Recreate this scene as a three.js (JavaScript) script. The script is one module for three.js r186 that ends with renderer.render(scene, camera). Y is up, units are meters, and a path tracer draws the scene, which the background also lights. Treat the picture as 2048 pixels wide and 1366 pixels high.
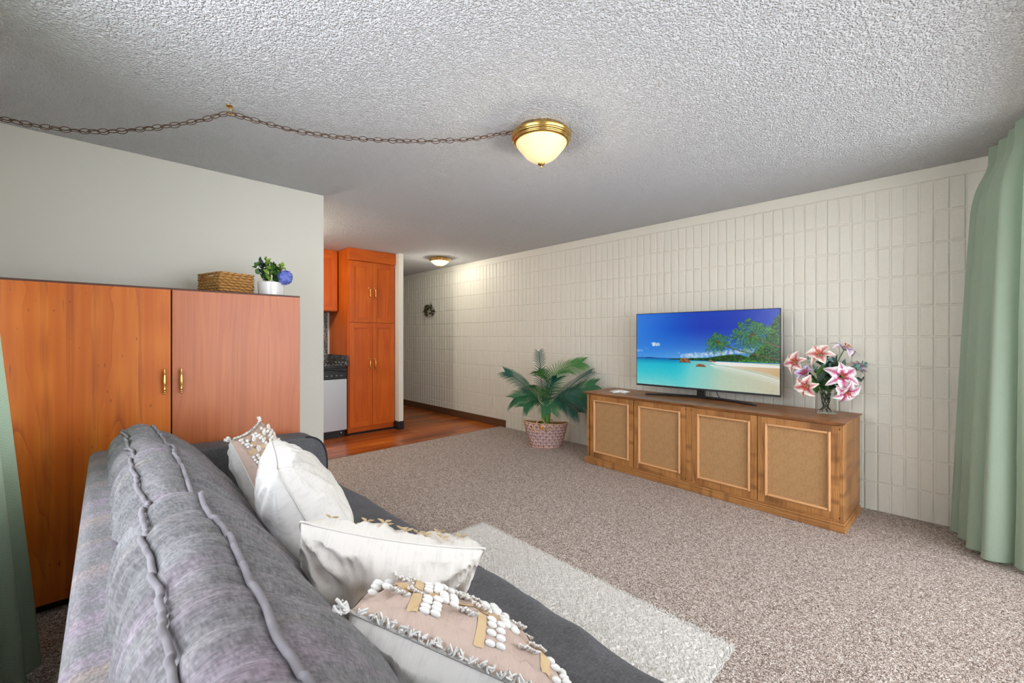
import * as THREE from 'three';
import { RoundedBoxGeometry } from 'three/addons/geometries/RoundedBoxGeometry.js';
import { mergeGeometries } from 'three/addons/utils/BufferGeometryUtils.js';
import { RectAreaLightUniformsLib } from 'three/addons/lights/RectAreaLightUniformsLib.js';
import { createNoise3D } from 'simplex-noise';

// ---------------------------------------------------------------- camera, sky, window light, exposure
const scene = new THREE.Scene();
const H = 2.34, EYE = 1.22, FOCAL = 845;
const yaw = Math.atan2(812, FOCAL);
const camera = new THREE.PerspectiveCamera(2 * Math.atan(683 / FOCAL) * 180 / Math.PI, 2048 / 1366, 0.05, 60);
camera.position.set(0, EYE, 0);
camera.lookAt(Math.sin(yaw), EYE, -Math.cos(yaw));
camera.setViewOffset(2048, 1366, 0, 8, 2048, 1366);       // lens shift: the horizon sits a little above the middle
const renderer = new THREE.WebGLRenderer({ antialias: true });
renderer.toneMapping = THREE.LinearToneMapping;
renderer.toneMappingExposure = 0.268;
renderer.shadowMap.enabled = true;
scene.background = new THREE.Color(.95, 1.0, 1.09);      // bright hazy daylight outside
scene.backgroundIntensity = 26;
RectAreaLightUniformsLib.init();
const WIN = { x0: 0.62, x1: 3.45, y0: 0.06, y1: 2.14, z: 0.42 };            // sliding glass door behind the camera
const LANAI = 1.75;                                         // depth of the unseen covered balcony, which makes outdoor light enter low
const skyPanel = new THREE.RectAreaLight(new THREE.Color(.95, 1.0, 1.09), 4.4, 4.4, 1.8);  // out-of-view area panel at the balcony edge, strengthening the sky through the glass door
skyPanel.position.set(1.75, 1.38, WIN.z + LANAI);
skyPanel.lookAt(1.75, 1.38, -3);
skyPanel.name = 'unseen_sky_panel'; scene.add(skyPanel);

// ---------------------------------------------------------------- helpers
const V = (x, y, z) => new THREE.Vector3(x, y, z);
function RNG(a) { return () => { a |= 0; a = a + 0x6D2B79F5 | 0; let t = Math.imul(a ^ a >>> 15, 1 | a); t = t + Math.imul(t ^ t >>> 7, 61 | t) ^ t; return ((t ^ t >>> 14) >>> 0) / 4294967296; }; }
const rnd = RNG(7);
const rr = (a, b) => a + (b - a) * rnd();
const s3 = createNoise3D(RNG(11));
const clamp = (x, a = 0, b = 1) => Math.min(b, Math.max(a, x));
const lerp = (a, b, t) => a + (b - a) * t;
const smooth = (a, b, x) => { const t = clamp((x - a) / (b - a)); return t * t * (3 - 2 * t); };
const mix3 = (a, b, t) => [lerp(a[0], b[0], t), lerp(a[1], b[1], t), lerp(a[2], b[2], t)];
// tileable value noise: x, y in cells, px/py the period in cells
function hash(i, j, s) { let h = Math.imul(i, 374761393) + Math.imul(j, 668265263) + Math.imul(s, 2147483647 ^ 0x5bd1e995) | 0; h = Math.imul(h ^ h >>> 13, 1274126177); return ((h ^ h >>> 16) >>> 0) / 4294967296; }
function tn(x, y, px, py, s) {
  const i = Math.floor(x), j = Math.floor(y), fx = x - i, fy = y - j, u = fx * fx * (3 - 2 * fx), v = fy * fy * (3 - 2 * fy);
  const a = (i % px + px) % px, b = (a + 1) % px, c = (j % py + py) % py, d = (c + 1) % py;
  return lerp(lerp(hash(a, c, s), hash(b, c, s), u), lerp(hash(a, d, s), hash(b, d, s), u), v);
}
function tex(w, h, fn, srgb = true) {
  const d = new Uint8Array(w * h * 4);
  for (let y = 0, o = 0; y < h; y++) for (let x = 0; x < w; x++, o += 4) {
    const c = fn(x / w, y / h, x, y);
    if (typeof c === 'number') d[o] = d[o + 1] = d[o + 2] = clamp(c) * 255; else { d[o] = clamp(c[0]) * 255; d[o + 1] = clamp(c[1]) * 255; d[o + 2] = clamp(c[2]) * 255; }
    d[o + 3] = 255;
  }
  return finish(new THREE.DataTexture(d, w, h), srgb);
}
function finish(t, srgb) { t.wrapS = t.wrapT = THREE.RepeatWrapping; t.magFilter = THREE.LinearFilter; t.minFilter = THREE.LinearMipmapLinearFilter; t.generateMipmaps = true; if (srgb) t.colorSpace = THREE.SRGBColorSpace; t.needsUpdate = true; return t; }
const rep = (t, x, y = x) => { const c = t.clone(); c.repeat.set(x, y); c.needsUpdate = true; return c; };
const C = (r, g, b) => new THREE.Color().setRGB(r / 255, g / 255, b / 255, THREE.SRGBColorSpace);
const rgb = (r, g, b) => [r / 255, g / 255, b / 255];
const std = (o) => new THREE.MeshStandardMaterial(o);
const phy = (o) => new THREE.MeshPhysicalMaterial(o);

// uv in metres from the dominant axis of each face; grain = the axis ('x','y','z') that runs along texture v
function muv(geo, grain = 'y', ou = 0, ov = 0) {
  const g = geo.index ? geo.toNonIndexed() : geo, p = g.attributes.position, uv = new Float32Array(p.count * 2);
  const a = V(), b = V(), c = V(), n = V();
  for (let i = 0; i < p.count; i += 3) {
    a.fromBufferAttribute(p, i); b.fromBufferAttribute(p, i + 1); c.fromBufferAttribute(p, i + 2);
    n.copy(b).sub(a).cross(c.clone().sub(a));
    const ax = Math.abs(n.x), ay = Math.abs(n.y), az = Math.abs(n.z);
    let U, W;                                   // in-plane axes
    if (ax >= ay && ax >= az) [U, W] = ['z', 'y']; else if (ay >= az) [U, W] = ['x', 'z']; else [U, W] = ['x', 'y'];
    if (U === grain) [U, W] = [W, U];
    [a, b, c].forEach((q, k) => { uv[(i + k) * 2] = q[U] + ou; uv[(i + k) * 2 + 1] = q[W] + ov; });
  }
  g.setAttribute('uv', new THREE.BufferAttribute(uv, 2));
  return g;
}
const box = (x0, x1, y0, y1, z0, z1, grain = 'y', ou = 0, ov = 0) => { const g = new THREE.BoxGeometry(x1 - x0, y1 - y0, z1 - z0); g.translate((x0 + x1) / 2, (y0 + y1) / 2, (z0 + z1) / 2); return muv(g, grain, ou, ov); };
const rbox = (x0, x1, y0, y1, z0, z1, r = 0.004, grain = 'y', ou = 0, ov = 0, seg = 2) => { const g = new RoundedBoxGeometry(x1 - x0, y1 - y0, z1 - z0, seg, Math.min(r, (x1 - x0) / 2.01, (y1 - y0) / 2.01, (z1 - z0) / 2.01)); g.translate((x0 + x1) / 2, (y0 + y1) / 2, (z0 + z1) / 2); return muv(g, grain, ou, ov); };
function clean(g) { const q = g.index ? g.toNonIndexed() : g; for (const k of Object.keys(q.attributes)) if (!['position', 'normal', 'uv', 'color'].includes(k)) q.deleteAttribute(k); if (!q.attributes.uv) q.setAttribute('uv', new THREE.BufferAttribute(new Float32Array(q.attributes.position.count * 2), 2)); return q; }
const merge = (list) => list.length === 1 ? list[0] : mergeGeometries(list.map(clean));
const at = (g, x, y, z, rx = 0, ry = 0, rz = 0, s = 1) => { g.applyMatrix4(new THREE.Matrix4().compose(V(x, y, z), new THREE.Quaternion().setFromEuler(new THREE.Euler(rx, ry, rz)), V(s, s, s))); return g; };
const lathe = (pts, seg = 32) => new THREE.LatheGeometry(pts.map(([r, y]) => new THREE.Vector2(r, y)), seg);
const tube = (pts, r, seg = 24, rad = 6, closed = false) => new THREE.TubeGeometry(new THREE.CatmullRomCurve3(pts.map((p) => p.isVector3 ? p : V(...p)), closed), seg, r, rad, closed);
// a grid surface from f(u, v) -> [x, y, z]; uv scaled by su, sv
function sheet(f, nu, nv, su = 1, sv = 1, color = null, closedU = false) {
  const pos = [], uv = [], idx = [], col = [];
  for (let j = 0; j <= nv; j++) for (let i = 0; i <= nu; i++) { const u = i / nu, v = j / nv, p = f(closedU && i === nu ? 0 : u, v); pos.push(p[0], p[1], p[2]); uv.push(u * su, v * sv); if (color) col.push(...color(u, v)); }
  for (let j = 0; j < nv; j++) for (let i = 0; i < nu; i++) { const a = j * (nu + 1) + i, b = a + 1, c = a + nu + 1, d = c + 1; idx.push(a, b, d, a, d, c); }
  const g = new THREE.BufferGeometry(); g.setAttribute('position', new THREE.Float32BufferAttribute(pos, 3)); g.setAttribute('uv', new THREE.Float32BufferAttribute(uv, 2)); if (color) g.setAttribute('color', new THREE.Float32BufferAttribute(col, 3)); g.setIndex(idx); g.computeVertexNormals();
  if (closedU) { const n = g.attributes.normal; for (let j = 0; j <= nv; j++) { const a = j * (nu + 1), b = a + nu, m = V(n.getX(a) + n.getX(b), n.getY(a) + n.getY(b), n.getZ(a) + n.getZ(b)).normalize(); n.setXYZ(a, m.x, m.y, m.z); n.setXYZ(b, m.x, m.y, m.z); } }
  return g;
}
const used = {};
function numbered(n) { if (!(n in used)) { used[n] = 0; return n; } used[n]++; return n + '_' + String(used[n]).padStart(3, '0'); }
function obj(name, geos, mat, parent = scene) {
  const m = new THREE.Mesh(Array.isArray(geos) ? merge(geos) : geos, mat);
  m.name = parent === scene ? numbered(name) : name; m.castShadow = m.receiveShadow = true; parent.add(m); return m;
}
function thing(name, label, category, [x, y, z] = [0, 0, 0], turn = 0, group) {
  const o = new THREE.Group(); o.name = numbered(name); scene.add(o); o.position.set(x, y, z); o.rotation.y = turn; o.userData = { label, category }; if (group) o.userData.group = group; return o;
}
const tag = (o, label, category, group) => { o.userData = { label, category }; if (group) o.userData.group = group; return o; };
const struct = (name, geos, mat, label) => { const o = obj(name, geos, mat); o.userData = { kind: 'structure', ...(label ? { label } : {}) }; return o; };

// ---------------------------------------------------------------- textures
// popcorn ceiling: overlapping lumps, 2.6 m tile
function popcorn() {
  const N = 2048, h = new Float32Array(N * N), r = RNG(3);
  for (let k = 0; k < 230000; k++) {
    const cx = r() * N, cy = r() * N, rad = 1.7 + 3.6 * r() * r(), a = 0.35 + 0.65 * r(), el = 0.6 + 0.8 * r(), th = r() * 3.14, ct = Math.cos(th), st = Math.sin(th), R = Math.ceil(rad * 1.5);
    for (let y = -R; y <= R; y++) for (let x = -R; x <= R; x++) {
      const px = (x * ct + y * st) / (rad * el), py = (-x * st + y * ct) * el / rad, d = px * px + py * py; if (d >= 1) continue;
      const i = ((Math.floor(cy + y) + N) % N) * N + (Math.floor(cx + x) + N) % N, q = a * Math.sqrt(1 - d) * (1 - 0.15 * d); if (q > h[i]) h[i] = q;
    }
  }
  const d = new Uint8Array(N * N * 4);
  for (let i = 0; i < N * N; i++) { d[i * 4] = d[i * 4 + 1] = d[i * 4 + 2] = h[i] * 255; d[i * 4 + 3] = 255; }
  return finish(new THREE.DataTexture(d, N, N), false);
}
// cut-pile carpet: short yarn ends in three tones, with the height of each tuft
function carpetTex() {
  const N = 1024, c = new Uint8Array(N * N * 4), b = new Uint8Array(N * N * 4), r = RNG(5);
  const pal = [[84, 70, 62], [138, 122, 112], [188, 172, 162], [216, 203, 194], [236, 226, 219], [250, 244, 240]];
  for (let i = 0; i < N * N; i++) { c.set([146, 128, 117, 255], i * 4); b.set([60, 60, 60, 255], i * 4); }
  for (let k = 0; k < 230000; k++) {
    const q = r(), p = pal[q < .17 ? 0 : q < .38 ? 1 : q < .6 ? 2 : q < .8 ? 3 : q < .94 ? 4 : 5], x0 = r() * N, y0 = r() * N, th = r() * 6.28, L = 2 + 4 * r(), w = r() < .5 ? 1 : 2, hh = 40 + 190 * r();
    for (let t = 0; t < L; t += 0.7) for (let m = 0; m < w; m++) {
      const x = (Math.floor(x0 + Math.cos(th) * t) + m + N) % N, y = (Math.floor(y0 + Math.sin(th) * t) + N) % N, i = (y * N + x) * 4, j = 0.93 + 0.14 * r();
      c[i] = Math.min(255, p[0] * j); c[i + 1] = Math.min(255, p[1] * j); c[i + 2] = Math.min(255, p[2] * j); b[i] = b[i + 1] = b[i + 2] = hh;
    }
  }
  return [finish(new THREE.DataTexture(c, N, N), true), finish(new THREE.DataTexture(b, N, N), false)];
}
const T = {};
T.popcorn = popcorn();
[T.carpet, T.carpetB] = carpetTex();
// paint roller stipple and small pits, 0.8 m tile
T.paintB = tex(512, 512, (u, v) => 0.5 + 0.28 * (tn(u * 128, v * 128, 128, 128, 1) - .5) + 0.3 * (tn(u * 40, v * 40, 40, 40, 2) - .5) + 0.3 * (tn(u * 9, v * 9, 9, 9, 4) - .5), false);
// figured cherry veneer for the wide door: book-matched cathedral arches; 1 x 1.5 (door space)
const figured = (seed, base, dark, light) => tex(1024, 1536, (u, v) => {
  // two book-matched leaves, the joint at u = .42; v = 0 at the top of the door
  const leaf = Math.abs(u - .42) * 2.2, wob = (tn(leaf * 5, v * 4, 9, 4, seed) - .5) * .3 + (tn(leaf * 13, v * 9, 29, 9, seed + 1) - .5) * .09;
  const x = leaf - .62 + wob * .35, y = v * 1.5;
  const ring = y * 2.2 - Math.pow(Math.abs(x) * 2.4, 1.5) * 2.2 + wob * 2.2 + (tn(leaf * 3, v * 2, 7, 2, seed + 2) - .5) * 1.6;
  const f = ring - Math.floor(ring), near = clamp(1.25 - Math.abs(x) * 2.1), line = Math.pow(f, 9) * near;
  const fib = tn(u * 220, v * 12, 220, 12, seed + 3) * .55 + tn(u * 70, v * 4, 70, 4, seed + 4) * .45, band = tn(leaf * 14, v * 2, 31, 2, seed + 5), blot = tn(u * 7, v * 10, 7, 10, seed + 7);
  let c = mix3(base, light, clamp(.4 + .22 * (1 - f) * near + .7 * (band - .5) + .45 * (blot - .5)));
  c = mix3(c, dark, clamp(line * .3 + (fib - .5) * .3 + (band - .55) * .55 + smooth(.06, 0, Math.abs(leaf - .02)) * .3 + (.5 - blot) * .25));
  const k = tn(u * 60, v * 34, 60, 34, seed + 6); if (k > .94) c = mix3(c, rgb(60, 20, 4), (k - .94) * 9);
  return c;
});
T.cherryFig = figured(21, rgb(186, 90, 18), rgb(116, 42, 6), rgb(210, 120, 38));
const grainTex = (seed, base, dark, light, { fibre = 200, stretch = 8, bands = 9, cont = 1, w = 512, h = 1024, cross = 0, pores = 0 } = {}) => tex(w, h, (u, v) => {
  const wob = (tn(u * 5, v * 3, 5, 3, seed) - .5) * .12;
  const f1 = tn((u + wob) * fibre, v * stretch, fibre, stretch, seed + 1), f2 = tn((u + wob) * (fibre / 3 | 0), v * (stretch / 2 | 0 || 1), fibre / 3 | 0, stretch / 2 | 0 || 1, seed + 2), b = tn((u + wob) * bands, v * 2, bands, 2, seed + 3), blot = tn(u * 5, v * 7, 5, 7, seed + 4);
  let c = mix3(base, light, clamp(.5 + (b - .5) * 1.2 * cont + (blot - .5) * .7 * cont));
  c = mix3(c, dark, clamp(.12 + (f1 - .5) * .5 * cont + (f2 - .5) * .55 * cont));
  if (cross) { const q = tn(u * 3, v * 26, 3, 26, seed + 5); c = mix3(c, dark, clamp((q - .55) * cross)); }
  if (pores) { const q = tn(u * 300, v * 26, 300, 26, seed + 6); if (q > .8) c = mix3(c, dark, (q - .8) * 4 * pores); }
  return c;
});
T.cherry = grainTex(31, rgb(172, 88, 38), rgb(132, 58, 22), rgb(190, 110, 56), { bands: 7, cont: .5 });
T.kitchen = grainTex(41, rgb(188, 82, 12), rgb(140, 48, 4), rgb(206, 104, 22), { bands: 4, fibre: 90, cont: .55, stretch: 5 });
T.walnut = grainTex(51, rgb(150, 98, 50), rgb(90, 54, 22), rgb(182, 128, 72), { bands: 10, cont: .9, cross: 1.2, pores: .6 });
T.plank = grainTex(61, rgb(178, 92, 24), rgb(100, 42, 4), rgb(214, 124, 38), { bands: 6, cont: 1.15, fibre: 120, stretch: 6 });
// woven cane, 0.1 m tile
T.cane = tex(512, 512, (u, v) => {
  const X = u * 20, Y = v * 26, row = Math.floor(Y), fx = X + (row % 2) * .5, a = Math.abs((fx % 1) - .5) * 2, b = Math.abs((Y % 1) - .5) * 2;
  const strand = (1 - a * a) * (1 - b * b), k = tn(u * 60, v * 20, 60, 20, 71), w = tn(u * 8, v * 5, 8, 5, 73);
  return mix3(rgb(118, 76, 38), mix3(rgb(218, 166, 108), rgb(242, 202, 150), k), clamp(strand * 1.5 - .12 + (w - .5) * .12));
});
T.caneB = tex(512, 512, (u, v) => { const X = u * 20, Y = v * 26, fx = X + (Math.floor(Y) % 2) * .5, a = Math.abs((fx % 1) - .5) * 2, b = Math.abs((Y % 1) - .5) * 2; return (1 - a * a) * (1 - b * b); }, false);
// heathered upholstery, 0.7 m tile; weak lilac and tan streaks are mixed in
const heather = (seed, base, amt, tint) => tex(1024, 1024, (u, v) => {
  const f = tn(u * 340, v * 110, 340, 110, seed) * .5 + tn(u * 110, v * 360, 110, 360, seed + 1) * .5, m = tn(u * 26, v * 8, 26, 8, seed + 2), l = tn(u * 7, v * 17, 7, 17, seed + 3) * .6 + tn(u * 3, v * 5, 3, 5, seed + 5) * .4, q = tn(u * 6, v * 21, 6, 21, seed + 4) * .6 + tn(u * 3, v * 6, 3, 6, seed + 6) * .4;
  const k = 1 + (f - .5) * amt + (m - .5) * amt * .35;
  let c = base.map((x) => x * k);
  if (tint) { c = mix3(c, rgb(142, 118, 138).map((x) => x * k), clamp((l - .55) * 2.2) * tint * clamp(.4 + m)); c = mix3(c, rgb(150, 132, 112).map((x) => x * k), clamp((q - .62) * 2.4) * tint * clamp(.4 + m)); }
  return c;
});
T.sofa = heather(81, rgb(108, 107, 108), .5, .55);
T.seat = heather(91, rgb(88, 88, 91), .36, 0);
T.weaveB = tex(256, 256, (u, v) => { const a = Math.sin(u * 64 * 6.283), b = Math.sin(v * 64 * 6.283); return .5 + .3 * a * b + .25 * (tn(u * 60, v * 60, 60, 60, 95) - .5); }, false);
T.linen = tex(512, 512, (u, v) => { const f = tn(u * 200, v * 40, 200, 40, 101) * .5 + tn(u * 40, v * 200, 40, 200, 102) * .5; const k = .94 + f * .12; return [k, k, k]; });
// chevron jacquard for the drapes, 0.16 m tile
T.chevron = tex(256, 256, (u, v) => { const z = Math.abs((u * 4 % 1) - .5), p = (v * 14 + z * 2.2) % 1; const k = .955 + .045 * (p < .5 ? 1 : .3) + .06 * (tn(u * 90, v * 90, 90, 90, 111) - .5); return [k, k, k]; });
T.chevronB = tex(256, 256, (u, v) => { const z = Math.abs((u * 4 % 1) - .5), p = (v * 14 + z * 2.2) % 1; return p < .5 ? .7 : .3; }, false);
T.granite = tex(512, 512, (u, v) => { const a = tn(u * 90, v * 90, 90, 90, 121), b = tn(u * 40, v * 40, 40, 40, 122), k = a * .6 + b * .4; return k > .62 ? rgb(176, 172, 164) : k > .5 ? rgb(112, 110, 108) : k > .38 ? rgb(66, 66, 66) : rgb(30, 31, 32); });
T.graniteD = tex(512, 512, (u, v) => { const a = tn(u * 90, v * 90, 90, 90, 131), b = tn(u * 30, v * 30, 30, 30, 132), k = a * .6 + b * .4; return k > .68 ? rgb(150, 148, 146) : k > .58 ? rgb(70, 72, 76) : rgb(20, 21, 24); });
T.shag = tex(512, 512, (u, v) => { const a = tn(u * 120, v * 120, 120, 120, 141), b = tn(u * 44, v * 44, 44, 44, 142), k = .80 + .2 * (a * .6 + b * .4); return [k, k * .99, k * .975]; });
// scallop print of the tote
T.scales = tex(1024, 512, (u, v) => {
  const nx = 22, ny = 8, Y = v * ny, best = (() => { for (let k = 0; k <= 1; k++) { const row = Math.floor(Y) - k, off = (row & 1) * .5, X = u * nx + off, cx = Math.floor(X) + .5, dx = X - cx, dy = (Y - row - .15) * .62, d = Math.hypot(dx, dy * 1.1); if (d < .56 || k) return [d, dx, dy, row, cx]; } })();
  const [d, dx, dy, row, cx] = best, rnd2 = hash((cx | 0) + 40, row + 40, 151), w = tn(u * 150, v * 60, 150, 60, 152);
  let c = mix3(rgb(158, 118, 104), rgb(222, 186, 172), clamp(.2 + .55 * (d < .42 ? 1 - Math.abs(d - .3) * 4 : 0) + rnd2 * .25));
  if (d > .47) c = mix3(c, rgb(104, 76, 70), .6);
  if (d < .12) c = mix3(c, rgb(112, 76, 80), .6);
  const pat = tn(u * 5, v * 4, 5, 4, 153); c = mix3(c, rgb(152, 138, 150), clamp((pat - .5) * 1.6) * .5);
  return c.map((x) => x * (.86 + .28 * w));
});

// ---------------------------------------------------------------- materials
const M = {
  ceiling: std({ color: C(226, 227, 229), roughness: .95, bumpMap: rep(T.popcorn, 1 / 2.6), bumpScale: .009 }),
  wall: std({ color: C(222, 219, 207), roughness: .62, bumpMap: rep(T.paintB, 1 / .8), bumpScale: .0012 }),
  block: std({ color: C(222, 218, 205), roughness: .5, bumpMap: rep(T.paintB, 1 / .45), bumpScale: .0022 }),
  block2: std({ color: C(224, 219, 206), roughness: .5, bumpMap: rep(T.paintB, 1 / .3), bumpScale: .0026 }),
  carpet: std({ map: rep(T.carpet, 1 / 1.5), roughness: 1, bumpMap: rep(T.carpetB, 1 / 1.5), bumpScale: .006 }),
  brownBase: std({ color: C(92, 58, 34), roughness: .55 }),
  blackBase: std({ color: C(30, 32, 40), roughness: .25 }),
  cherryFig: phy({ map: T.cherryFig, roughness: .42, specularIntensity: .55, clearcoat: .2, clearcoatRoughness: .32 }),
  cherry: phy({ map: rep(T.cherry, 1 / .62, 1 / 1.5), roughness: .42, clearcoat: .25, clearcoatRoughness: .32 }),
  cherryEdge: std({ color: C(74, 34, 16), roughness: .5 }),
  kitchen: phy({ map: rep(T.kitchen, 1 / .6, 1 / 1.1), roughness: .4, specularIntensity: .55, clearcoat: .2, clearcoatRoughness: .3 }),
  walnut: phy({ map: rep(T.walnut, 1 / .5, 1 / 1.0), roughness: .42, clearcoat: .12, clearcoatRoughness: .35 }),
  walnutTop: phy({ map: rep(T.walnut, 1 / .5, 1 / 1.0), color: C(232, 214, 204), roughness: .36, clearcoat: .2, clearcoatRoughness: .3 }),
  moulding: std({ color: C(204, 154, 106), roughness: .45 }),
  cane: std({ map: rep(T.cane, 10), roughness: .65, bumpMap: rep(T.caneB, 10), bumpScale: .0016 }),
  brass: std({ color: C(214, 176, 104), metalness: 1, roughness: .22 }),
  steel: std({ color: C(190, 192, 196), metalness: .55, roughness: .42 }),
  black: std({ color: C(20, 20, 22), roughness: .3 }),
  dark: std({ color: C(16, 14, 13), roughness: .8 }),
  sofa: phy({ map: rep(T.sofa, 1 / .7), roughness: .95, bumpMap: rep(T.weaveB, 8), bumpScale: .0008, sheen: .5, sheenRoughness: .6, sheenColor: C(190, 185, 190) }),
  seat: phy({ map: rep(T.seat, 1 / .7), roughness: .95, bumpMap: rep(T.weaveB, 8), bumpScale: .0008, sheen: .3, sheenRoughness: .6, sheenColor: C(150, 150, 160) }),
  piping: std({ color: C(122, 118, 122), roughness: .95 }),
  pipingDark: std({ color: C(40, 40, 44), roughness: .9 }),
  linen: std({ map: rep(T.linen, 2), color: C(232, 229, 224), roughness: .85, bumpMap: rep(T.weaveB, 10), bumpScale: .0005 }),
  silk: phy({ map: rep(T.linen, 2), color: C(222, 217, 210), roughness: .5, sheen: .4, sheenRoughness: .4, sheenColor: C(255, 250, 245) }),
  boho: std({ map: rep(T.linen, 2), color: C(214, 190, 176), roughness: .95, bumpMap: rep(T.weaveB, 14), bumpScale: .002 }),
  gold: std({ color: C(204, 176, 136), roughness: .8 }),
  goldThread: std({ color: C(222, 198, 158), roughness: .6, side: THREE.DoubleSide }),
  tuft: std({ color: C(240, 238, 234), roughness: 1 }),
  drape: phy({ map: rep(T.chevron, 1 / .16), color: C(172, 190, 168), roughness: .85, transmission: .3, thickness: 0, side: THREE.DoubleSide, bumpMap: rep(T.chevronB, 1 / .16), bumpScale: .0003 }),
  shag: std({ map: rep(T.shag, 1 / .35), color: C(250, 248, 245), roughness: 1 }),
  chain: std({ color: C(96, 66, 44), metalness: .55, roughness: .5 }),
  cord: std({ color: C(92, 70, 50), roughness: .8 }),
  white: std({ color: C(240, 239, 236), roughness: .45 }),
  ceramic: phy({ color: C(238, 236, 234), roughness: .25, clearcoat: .5 }),
  palm: std({ color: C(34, 92, 56), roughness: .5, side: THREE.DoubleSide }),
  palm2: std({ color: C(26, 80, 66), roughness: .5, side: THREE.DoubleSide }),
  palm3: std({ color: C(58, 116, 52), roughness: .5, side: THREE.DoubleSide }),
  palmStem: std({ color: C(96, 130, 44), roughness: .5 }),
  leaf: std({ color: C(58, 98, 38), roughness: .5, side: THREE.DoubleSide }),
  leafLight: std({ color: C(128, 158, 52), roughness: .5, side: THREE.DoubleSide }),
  leafDark: std({ color: C(38, 66, 48), roughness: .5, side: THREE.DoubleSide }),
  euca: std({ color: C(112, 146, 140), roughness: .6, side: THREE.DoubleSide }),
  blue: std({ color: C(112, 126, 206), roughness: .7, side: THREE.DoubleSide }),
  petal: std({ vertexColors: true, roughness: .6, side: THREE.DoubleSide }),
  stamen: std({ color: C(196, 92, 36), roughness: .7 }),
  straw: std({ color: C(196, 148, 82), roughness: .8 }),
  straw2: std({ color: C(168, 118, 60), roughness: .8 }),
  scales: std({ map: T.scales, roughness: .7 }),
  rim: std({ color: C(206, 168, 130), roughness: .8 }),
  totelining: std({ color: C(150, 108, 60), roughness: .9, side: THREE.DoubleSide }),
  amber: phy({ color: C(196, 120, 24), roughness: .2, clearcoat: .6 }),
  glass: phy({ color: 0xffffff, roughness: .02, transmission: 1, thickness: .01, ior: 1.5, attenuationColor: C(200, 225, 225), attenuationDistance: .35 }),
  pane: phy({ color: 0xffffff, roughness: 0, transmission: 1, thickness: 0, ior: 1.45 }),
  concrete: std({ color: C(190, 186, 178), roughness: .9 }),
  alu: std({ color: C(206, 200, 186), roughness: .5, metalness: .1 }),
  granite: std({ map: rep(T.granite, 3), roughness: .3 }),
  graniteD: phy({ map: rep(T.graniteD, 3), roughness: .12 }),
};

// ---------------------------------------------------------------- the room
const XR = 3.92, XL = -0.46, ZB = 0.42, ZP = -3.44, ZE = -7.6;
struct('ceiling', box(XL - .1, XR + .13, H, H + .12, ZE - .1, ZB + .1), M.ceiling);
const floor = struct('floor', box(XL, XR, -.1, 0, -4.3, ZB, 'z'), M.carpet, 'brown and cream flecked cut-pile carpet');
// walls with openings for the two windows
function wallWithHole(axis, p0, p1, a0, a1, h0, h1, b0, b1) {     // a: extent along the wall, h/b: hole along and up
  const q = (s0, s1, y0, y1) => axis === 'z' ? box(s0, s1, y0, y1, p0, p1) : box(p0, p1, y0, y1, s0, s1), out = [];
  out.push(q(a0, h0, -.1, H), q(h1, a1, -.1, H)); if (b0 > -.1) out.push(q(h0, h1, -.1, b0)); if (b1 < H) out.push(q(h0, h1, b1, H)); return out;
}
struct('wall_back', wallWithHole('z', ZB, ZB + .12, XL - .1, XR + .13, WIN.x0, WIN.x1, WIN.y0, WIN.y1), M.wall);
const LW = { z0: -2.40, z1: -0.25, y0: .74, y1: 2.18 };  // left window, out of view; sized to light the sofa side and left ceiling
struct('wall_left', wallWithHole('x', XL - .1, XL, ZE, ZB, LW.z0, LW.z1, LW.y0, LW.y1), M.wall);
struct('wall_front', box(XL, 1.24, 0, H, ZP - .1, ZP), M.wall, 'plain cream partition wall behind the cherry cabinet');
struct('wall_kitchen', box(XL, 2.80, -.1, H, -5.92, -5.80), M.wall);
const stub = struct('wall_stub', box(2.805, 2.872, -.01, H, ZE, -5.09), M.wall, 'narrow cream wall end beside the tall pantry');
struct('wall_end', box(2.8, XR + .13, -.1, H, ZE - .1, ZE), M.wall);
struct('baseboard_stub', rbox(2.798, 2.88, -.008, .105, -5.4, -5.082, .004), M.blackBase, 'black vinyl base at the foot of the wall end');
struct('baseboard_right', rbox(XR - .014, XR, -.008, .095, ZE, -4.2, .003, 'z'), M.brownBase, 'brown vinyl baseboard along the block wall');

// windows: frames, rails and panes
function windowUnit(n, axis, p, a0, a1, y0, y1, mull) {
  const g = new THREE.Group(); g.name = 'window_' + n; g.userData = { kind: 'structure' }; scene.add(g);
  const q = (s0, s1, u0, u1, t0, t1) => axis === 'z' ? rbox(s0, s1, u0, u1, p + t0, p + t1, .004) : rbox(p + t0, p + t1, u0, u1, s0, s1, .004);
  obj('window_frame', [q(a0, a0 + .05, y0, y1, .03, .1), q(a1 - .05, a1, y0, y1, .03, .1), q(a0 + .05, a1 - .05, y0, y0 + .05, .03, .1), q(a0 + .05, a1 - .05, y1 - .05, y1, .03, .1)], M.alu, g);
  const xs = [a0 + .05, ...mull, a1 - .05];
  mull.forEach((m) => obj('mullion', q(m - .025, m + .025, y0 + .05, y1 - .05, .04, .09), M.alu, g));
  for (let i = 0; i + 1 < xs.length; i++) obj('pane', q(xs[i], xs[i + 1], y0 + .05, y1 - .05, .068, .072), M.pane, g);
  return g;
}
windowUnit(1, 'z', ZB, WIN.x0, WIN.x1, WIN.y0, WIN.y1, [(WIN.x0 + WIN.x1) / 2]);
windowUnit(2, 'x', XL - .1, LW.z0, LW.z1, LW.y0, LW.y1, [(LW.z0 + LW.z1) / 2]);

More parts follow.
